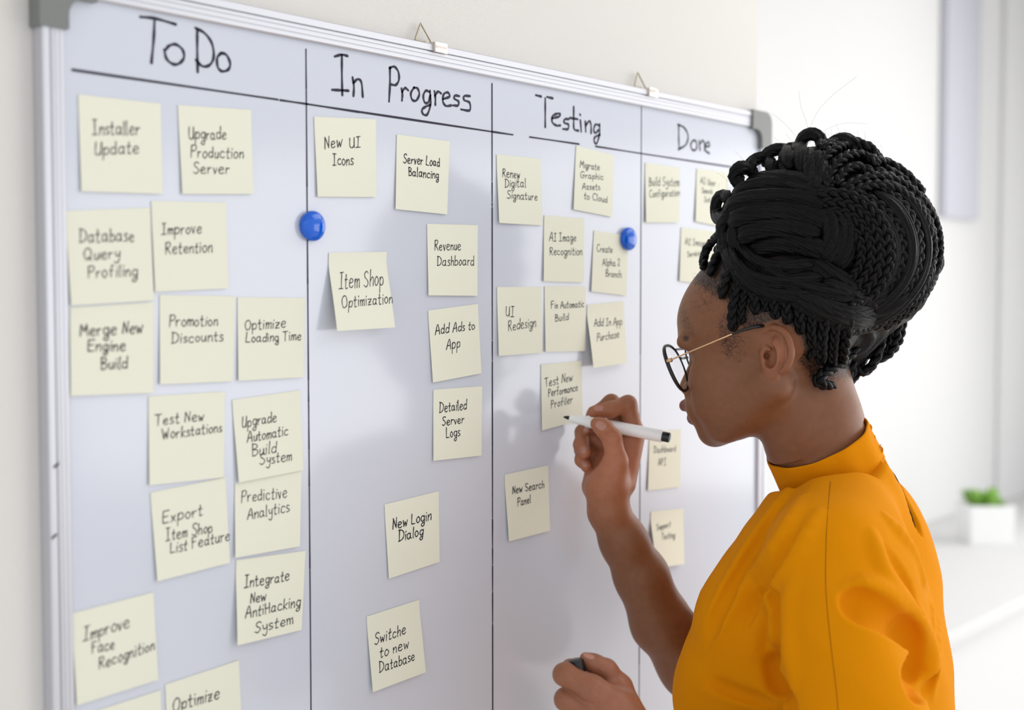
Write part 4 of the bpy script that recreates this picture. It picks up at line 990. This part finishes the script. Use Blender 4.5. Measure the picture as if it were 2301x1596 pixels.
# smooth rolls on the left half
for pts, r in (([(1632, 505), (1640, 565), (1668, 615), (1720, 640), (1790, 640), (1850, 625)], .0120), ([(1650, 500), (1662, 555), (1700, 598), (1760, 610), (1840, 600)], .0115),
               ([(1634, 475), (1670, 455), (1740, 448), (1820, 452), (1880, 470)], .0110), ([(1640, 500), (1690, 482), (1760, 478), (1830, 488), (1880, 505)], .0115),
               ([(1660, 535), (1710, 512), (1780, 512), (1850, 525)], .0120), ([(1680, 570), (1740, 550), (1810, 552), (1870, 565)], .0120),
               ([(1650, 440), (1700, 424), (1770, 420), (1840, 434), (1890, 452)], .0105), ([(1680, 412), (1740, 400), (1800, 404), (1850, 424)], .0100),
               ([(1700, 600), (1770, 640), (1850, 660), (1940, 668), (2010, 650)], .0110), ([(1740, 640), (1820, 680), (1910, 700), (1990, 690), (2050, 650)], .0105),
               ([(1850, 470), (1868, 500), (1872, 545), (1850, 590)], .0120), ([(1884, 476), (1902, 510), (1900, 560), (1876, 600)], .0110),
               ([(1760, 660), (1830, 702), (1910, 722), (1980, 712)], .0100), ([(1650, 610), (1690, 650), (1750, 668), (1830, 668)], .0110), ([(1636, 560), (1652, 610), (1700, 640)], .0110), ([(1800, 665), (1860, 700), (1940, 712)], .0110), ([(1810, 590), (1865, 622), (1920, 655), (1975, 690)], .0125), ([(1840, 640), (1900, 664), (1955, 690)], .0115)):
    lock(hpx(pts, push=.003), r, hair, tw=.25+rg.random()*.3)
# looped curls along the upper left outline
for pts, r in (([(1645, 448), (1625, 445), (1616, 465), (1620, 490), (1640, 492), (1655, 476)], .0075), ([(1668, 420), (1655, 402), (1668, 385), (1690, 388), (1700, 405)], .0085),
               ([(1690, 400), (1692, 374), (1716, 360), (1738, 372), (1740, 396)], .0090), ([(1722, 380), (1730, 352), (1756, 342), (1778, 352), (1776, 384)], .0090),
               ([(1770, 370), (1768, 348), (1786, 338), (1802, 352)], .0075), ([(1803, 392), (1800, 345), (1806, 318), (1824, 309), (1842, 318), (1846, 338)], .0078),
               ([(1812, 345), (1822, 375), (1830, 410), (1838, 440)], .0095), ([(1835, 350), (1845, 385), (1855, 425)], .0090), ([(1650, 478), (1632, 500), (1634, 530), (1652, 545)], .0090),
               ([(1862, 345), (1872, 325), (1893, 318), (1912, 326), (1918, 345)], .0072)):
    lock(hpx(pts, push=.004), r, hair, flat=.9, tw=.8, m=m_hair)
# braids rising off the hairline into the bun, both sides of the head
def scalp(pts, r, lift=.004):
    q = catmull(np.array(pts, float), 7); fn = lambda P: np.minimum(head_sdf(P), hair0(P)); P = cast(fn, q[:, 0], q[:, 1])
    P = P+grad_n(fn, P)*lift
    for _ in range(3): P[1:-1] = P[1:-1]*.5+(P[:-2]+P[2:])*.25
    r = r*(.66+.16*rg.random())
    braid(P, r, hair, taper=(.5, 1), phase=rg.random()*6)
    o = (P-HO)@HA.T; o[:, 1] *= -1; Pm = HO+o@HA
    braid(Pm, r, hair, taper=(.55, 1), phase=rg.random()*6)
for pts, r in (([(1586, 604), (1588, 578), (1604, 548), (1630, 520)], .0095), ([(1600, 622), (1606, 600), (1622, 572), (1640, 545)], .0080), ([(1626, 672), (1630, 645), (1642, 615), (1655, 585)], .0085),
               ([(1650, 742), (1649, 708), (1654, 670), (1664, 630)], .0082), ([(1668, 728), (1668, 695), (1676, 660), (1684, 630)], .0070), ([(1700, 706), (1698, 680), (1700, 650), (1706, 625)], .0076),
               ([(1744, 716), (1740, 685), (1742, 655), (1748, 630)], .0078), ([(1722, 700), (1720, 675), (1724, 650)], .0062), ([(1772, 726), (1766, 695), (1770, 660), (1778, 635)], .0075), ([(1800, 748), (1794, 712), (1800, 675), (1808, 645)], .0075),
               ([(1824, 778), (1820, 735), (1826, 695), (1834, 660)], .0075), ([(1842, 812), (1843, 765), (1850, 715), (1858, 670)], .0075), ([(1862, 846), (1866, 795), (1872, 740), (1880, 690)], .0075),
               ([(1812, 802), (1828, 785), (1845, 765)], .0050), ([(1880, 860), (1888, 800), (1896, 745), (1905, 695)], .0078)):
    scalp(pts, r)
# drooping loops behind the nape
for k, (pts, r, dd) in enumerate(([[(1925, 680), (1928, 760), (1918, 820), (1900, 858), (1878, 868)], .0070, 1.372], [[(1945, 680), (1948, 750), (1938, 810), (1918, 850), (1900, 866)], .0066, 1.385],
               [[(1985, 690), (1984, 752), (1968, 808), (1944, 836), (1922, 832), (1912, 812)], .0068, 1.380], [[(2020, 690), (2018, 735), (2006, 782), (1985, 806), (1965, 800)], .0060, 1.395],
               [[(1965, 690), (1966, 745), (1954, 792), (1936, 812)], .0064, 1.395], [[(2004, 690), (2000, 745), (1988, 785), (1968, 812)], .0060, 1.410], [[(2030, 680), (2030, 720), (2022, 762), (2006, 790)], .0052, 1.410],
               [[(1905, 690), (1908, 760), (1896, 815), (1880, 845)], .0068, 1.362], [[(2060, 640), (2040, 690), (2010, 725), (1970, 740), (1920, 738)], .0068, 1.375], [[(2085, 620), (2062, 668), (2030, 700), (1995, 720)], .0050, 1.390])):
    q = catmull(np.array(pts, float), 7); braid(np.array([S(x, y, dd) for x, y in q]), r, hair, phase=k)
# far side of the bun, wound the same way
for i, s_ in enumerate(np.linspace(.25, .97, 9)):
    t = np.radians(np.linspace(-110, 150, 30)); Q = np.array([BO+Rw*.102*s_*math.cos(a)-Zw*.096*s_*math.sin(a)+Fw*.104*math.sqrt(1-s_*s_) for a in t])
    braid(Q, .0070, hair, phase=i)
# flyaway hairs: too fine to pick apart
tb = []
for k in range(200):
    x = rg.uniform(1600, 2000); y0 = {0: 470}.get(0)
    a = rg.uniform(-2.6, -.5); L = rg.uniform(6, 14) if k > 60 else rg.uniform(15, 60); 
    yy = np.interp(x, [1600, 1650, 1700, 1770, 1820, 1900, 1960, 2030, 2100], [470, 410, 365, 345, 312, 325, 350, 400, 500])
    p = [(x+L*t*math.cos(a)+rg.uniform(-2, 2), yy+6+L*t*math.sin(a)+rg.uniform(-2, 2)) for t in (0, .35, .7, 1)]
    q = catmull(np.array(p), 5); d0 = rg.uniform(1.34, 1.42); tb.append(tube_np(np.array([S(u, v, d0) for u, v in q]), .00007, 3))
for pts in ([(1815, 305), (1835, 255), (1870, 215), (1925, 172)], [(1818, 308), (1812, 275), (1800, 240), (1795, 205)], [(1840, 300), (1890, 278), (1950, 278)], [(1800, 320), (1765, 280), (1735, 255)]):
    q = catmull(np.array(pts, float), 8); tb.append(tube_np(np.array([S(u, v, 1.38) for u, v in q]), .00009, 3))
for pts in ([(1622, 482), (1690, 462), (1760, 458), (1850, 478)], [(1640, 500), (1700, 472), (1740, 460)], [(1835, 455), (1812, 500), (1812, 560), (1822, 610)], [(1900, 520), (1925, 560), (1900, 590)], [(1945, 490), (1940, 550), (1895, 590)],
            [(1870, 465), (1868, 510), (1880, 555)], [(1700, 560), (1702, 530), (1712, 500)], [(1780, 510), (1788, 560), (1795, 610)], [(1830, 430), (1790, 455), (1755, 480)]):
    P = hpx(pts, push=.0125); tb.append(tube_np(P, .00022, 4))
for k in range(110):                                     # baby hairs at the forehead and before the ear
    if k < 50: x, y = rg.uniform(1556, 1600), rg.uniform(610, 700)
    else: x, y = rg.uniform(1615, 1675), rg.uniform(755, 810)
    a = rg.uniform(0, 6.3); hl_ = rg.uniform(4, 8); pts = [(x+hl_*t*math.cos(a+t*1.2), y+hl_*t*math.sin(a+t*1.2)) for t in (0, .5, 1, 1.6)]
    q = catmull(np.array(pts), 4); P = cast(head_sdf, q[:, 0], q[:, 1]); P = P+grad_n(head_sdf, P)*.0002; tb.append(tube_np(P, .00006, 3))
Vt, Ft = join_np(tb); new_obj('flyaway_hairs', mesh_np('flyaway_hairs', Vt, Ft), hair, m_hair, kind='stuff')

# ------------------------------------------------------------------ glasses
gl = empty('glasses', 'round black-rimmed glasses with thin gold temples worn by the woman', 'glasses')
def rimc(sg, n=64, s=1.0):
    out = []
    for a in np.linspace(0, 2*math.pi, n, endpoint=False):
        w, h = .0275*s, .0262*s
        x = w*np.sign(math.cos(a))*abs(math.cos(a))**.82; y = h*np.sign(math.sin(a))*abs(math.sin(a))**(.72 if math.sin(a) > 0 else .95)
        if y < 0: x *= 1-.12*abs(y/h)
        l = GL_[1]+x; out.append(hp(GL_[0]-.10*x*1.0-.10*(y)*(-1)-(x/.03)**2*.0012, sg*l, GL_[2]+y))
    return np.array(out)
GL_ = (.1085, .0365, .0140)
def closed_tube(P, ra, rb, k=8, up=None):
    n = len(P); T = np.roll(P, -1, 0)-np.roll(P, 1, 0); T /= np.linalg.norm(T, axis=1)[:, None]
    N = np.tile(HA[0], (n, 1)); N = N-T*(N*T).sum(1)[:, None]; N /= np.linalg.norm(N, axis=1)[:, None]; B = np.cross(T, N)
    a = np.arange(k)*2*np.pi/k+.39; V = P[:, None]+ra*np.cos(a)[None, :, None]*N[:, None]+rb*np.sin(a)[None, :, None]*B[:, None]
    i = np.arange(n)[:, None]*k; i2 = ((np.arange(n)+1) % n)[:, None]*k; j = np.arange(k)[None]; j2 = (j+1) % k
    return V.reshape(-1, 3), np.stack([i+j, i+j2, i2+j2, i2+j], -1).reshape(-1, 4), []
for sg in (1, -1):
    P = rimc(sg); V_, F_, c_ = closed_tube(P, (.00155+.00065*np.cos(np.linspace(0, 2*math.pi, 64, endpoint=False)))[:, None, None], .0017)
    rim = new_obj('rim', mesh_np('rim', V_, F_.tolist()), gl, m_black)
    P = rimc(sg, 64, .955); c0 = P.mean(0); Vl = np.vstack([P, c0+HA[0]*.0012, P+HA[0]*.0012, c0+HA[0]*.0024]); n = 64
    Fl = [[k, (k+1) % n, n] for k in range(n)]+[[n+1+(k+1) % n, n+1+k, 2*n+1] for k in range(n)]+[[k, n+1+k, n+1+(k+1) % n, (k+1) % n] for k in range(n)]
    new_obj('lens', mesh_np('lens', Vl, Fl), gl, m_lens)
    hx = hp(GL_[0]-.0045, sg*(GL_[1]+.0285), GL_[2]+.0080)
    hin = np.array([hx, hx-HA[0]*.005+HA[1]*sg*.0015])
    Vt, Ft = join_np([tube_np(resample(hin, 4)[0], .0023, 10)]); new_obj('hinge', mesh_np('hinge', Vt, Ft), gl, m_gold)
    if sg == 1:
        path = [hx-HA[0]*.003+HA[1]*.002, S(1600, 770, 1.316), S(1645, 751, 1.306)]; tipp = [S(1645, 751, 1.306), S(1672, 741, 1.303), S(1702, 734, 1.302), S(1728, 733, 1.312), S(1762, 745, 1.322), S(1782, 768, 1.318), S(1790, 787, 1.314)]
    else:
        path = [hx-HA[0]*.003-HA[1]*.002, hp(.05, -.073, .026), hp(.028, -.074, .028)]; tipp = [hp(.028, -.074, .028), hp(.0, -.075, .028), hp(-.02, -.073, .012), hp(-.024, -.072, .0)]
    Vt, Ft = join_np([tube_np(catmull(path, 10), .00085, 8)]); new_obj('temple', mesh_np('temple', Vt, Ft), gl, m_gold, label='thin gold temple')
    q = catmull(tipp, 8); Vt, Ft = join_np([tube_np(q, np.interp(np.linspace(0, 1, len(q)), [0, .2, .8, 1], [.0012, .0018, .0020, .0028]), 8)])
    new_obj('temple_tip', mesh_np('temple_tip', Vt, Ft), gl, m_black)
    pad = [hp(GL_[0]-.004, sg*.0105, .012), hp(GL_[0]-.0075, sg*.0095, .008), hp(GL_[0]-.010, sg*.0098, .003)]
    Vt, Ft = join_np([tube_np(catmull(pad, 5), np.linspace(.0006, .0022, 11), 8)]); new_obj('nose_pad', mesh_np('nose_pad', Vt, Ft), gl, m_lens)
for (u0, l0, r0) in ((.0345, .020, .0014), (.0245, .011, .0014)):
    P = np.array([hp(GL_[0]+.002+.0015*math.cos(t*1.57), l0*t, u0+(.0008 if u0 > .03 else 0)*math.cos(t*1.5)) for t in np.linspace(-1, 1, 16)])
    Vt, Ft = join_np([tube_np(P, r0, 8)]); new_obj('bridge', mesh_np('bridge', Vt, Ft), gl, m_black)

# ------------------------------------------------------------------ marker and its cap
mk = empty('marker', 'white whiteboard marker with black tip held in the raised hand', 'marker')
A0, A1 = S(1266, 937, 1.488), S(1505, 984, 1.4465); L = np.linalg.norm(A1-A0); D = (A1-A0)/L
new_obj('tip', lathe('tip', [(0, .0004), (.0015, .0013), (.005, .0022), (.009, .0023)], A0, D, 20), mk, m_black, label='black felt tip')
new_obj('barrel', lathe('barrel', [(.0078, .0030), (.0085, .0040), (.0155, .0046), (.0165, .0054), (.0270, .0057), (.0275, .0064), (.0290, .0069), (.0400, .0071), (L-.0095, .0071), (L-.0085, .0066)], A0, D, 40), mk, m_markw)
new_obj('end_plug', lathe('end_plug', [(L-.009, .0058), (L-.0008, .0058), (L, .0052)], A0, D, 32), mk, m_black, label='black end plug')
cp = empty('marker_cap', 'black marker cap pinched between thumb and forefinger of the lower hand', 'marker cap')
C0 = S(1294, 1482, BL_+.0035); dn = -UPV*.985+RGT*.17; dn /= np.linalg.norm(dn)
new_obj('shell', lathe('shell', [(0, .0060), (.0008, .0072), (.002, .0075), (.034, .0080), (.035, .0072)], C0, dn, 36), cp, m_black)
cv = np.array([C0+dn*t-FWD*.0076-RGT*.0018 for t in (.001, .010, .024)])
Vt, Ft = join_np([tube_np(catmull(cv, 5), .0007, 6)]); new_obj('pocket_clip', mesh_np('pocket_clip', Vt, Ft), cp, m_black)

# ------------------------------------------------------------------ plant on the counter
pl = empty('potted_plant', 'small green succulent in a white square pot on the white counter', 'plant')
rayp = FWD+RGT*((2262-W/2)/FPX)-UPV*((1223-H/2)/FPX); tt = (ZT-CAMP[2])/rayp[2]; pc = CAMP+rayp*tt; ps = tt/FPX
hw = 50*ps; hh = 88*ps; a45 = .25
def pbox(lo, hi, name, m, bev=.003):
    o = new_obj(name, box_mesh(name, lo, hi, bev), pl, m); o.rotation_euler = (0, 0, PHI-math.pi/2); o.location = (pc[0], pc[1]+hw*.6, ZT); return o
t_ = .006
bm = bmesh.new(); r0, r1 = hw*.94, hw; V = []
for z, r in ((0, r0), (hh, r1), (hh, r1-t_), (hh*.85, r1-t_-.001)):
    for sx, sy in ((-1, -1), (1, -1), (1, 1), (-1, 1)): V.append((sx*r, sy*r, z))
Fp = [[3, 2, 1, 0]]+[[4*i+k, 4*i+(k+1) % 4, 4*i+4+(k+1) % 4, 4*i+4+k] for i in range(3) for k in range(4)]+[[12, 13, 14, 15]]
m_pot, nt, b = mat('white_ceramic', (.9, .9, .9, 1), .35); add_noise(nt, b, 40, .03)
pm = mesh_np('pot', V, Fp, False); po = new_obj('pot', pm, pl, m_pot); po.rotation_euler = (0, 0, PHI-math.pi/2); po.location = (pc[0], pc[1]+hw, ZT+.0005)
for k in range(46):
    a = rg.random()*6.28; ra = math.sqrt(rg.random())*hw*.72; tl = rg.uniform(.2, 1.0); L_ = rg.uniform(.5, .85)*hw; w_ = L_*.30
    b0 = np.array([ra*.75*math.cos(a), ra*.75*math.sin(a), hh*.86]); dr = np.array([math.cos(a)*tl, math.sin(a)*tl, 1.1]); dr /= np.linalg.norm(dr); sd = np.cross(dr, (0, 0, 1)); sd /= np.linalg.norm(sd); nn_ = np.cross(sd, dr)
    V = []; 
    for j, t in enumerate(np.linspace(0, 1, 6)):
        w = w_*math.sin(math.pi*min(1, .15+t*.85))**.8; c = b0+dr*L_*t*1.25+nn_*(-.15*L_*t*t)
        for s_, q_ in ((-1, 0), (0, 1), (1, 0), (0, -.6)): V.append(c+sd*w*s_+nn_*q_*w*.35)
    Fl = [[4*i+q_, 4*i+(q_+1) % 4, 4*i+4+(q_+1) % 4, 4*i+4+q_] for i in range(5) for q_ in range(4)]+[[0, 1, 2, 3], [23, 22, 21, 20]]
    lf = new_obj('leaf', mesh_np('leaf', V, Fl), pl, m_leaf); lf.rotation_euler = po.rotation_euler; lf.location = po.location
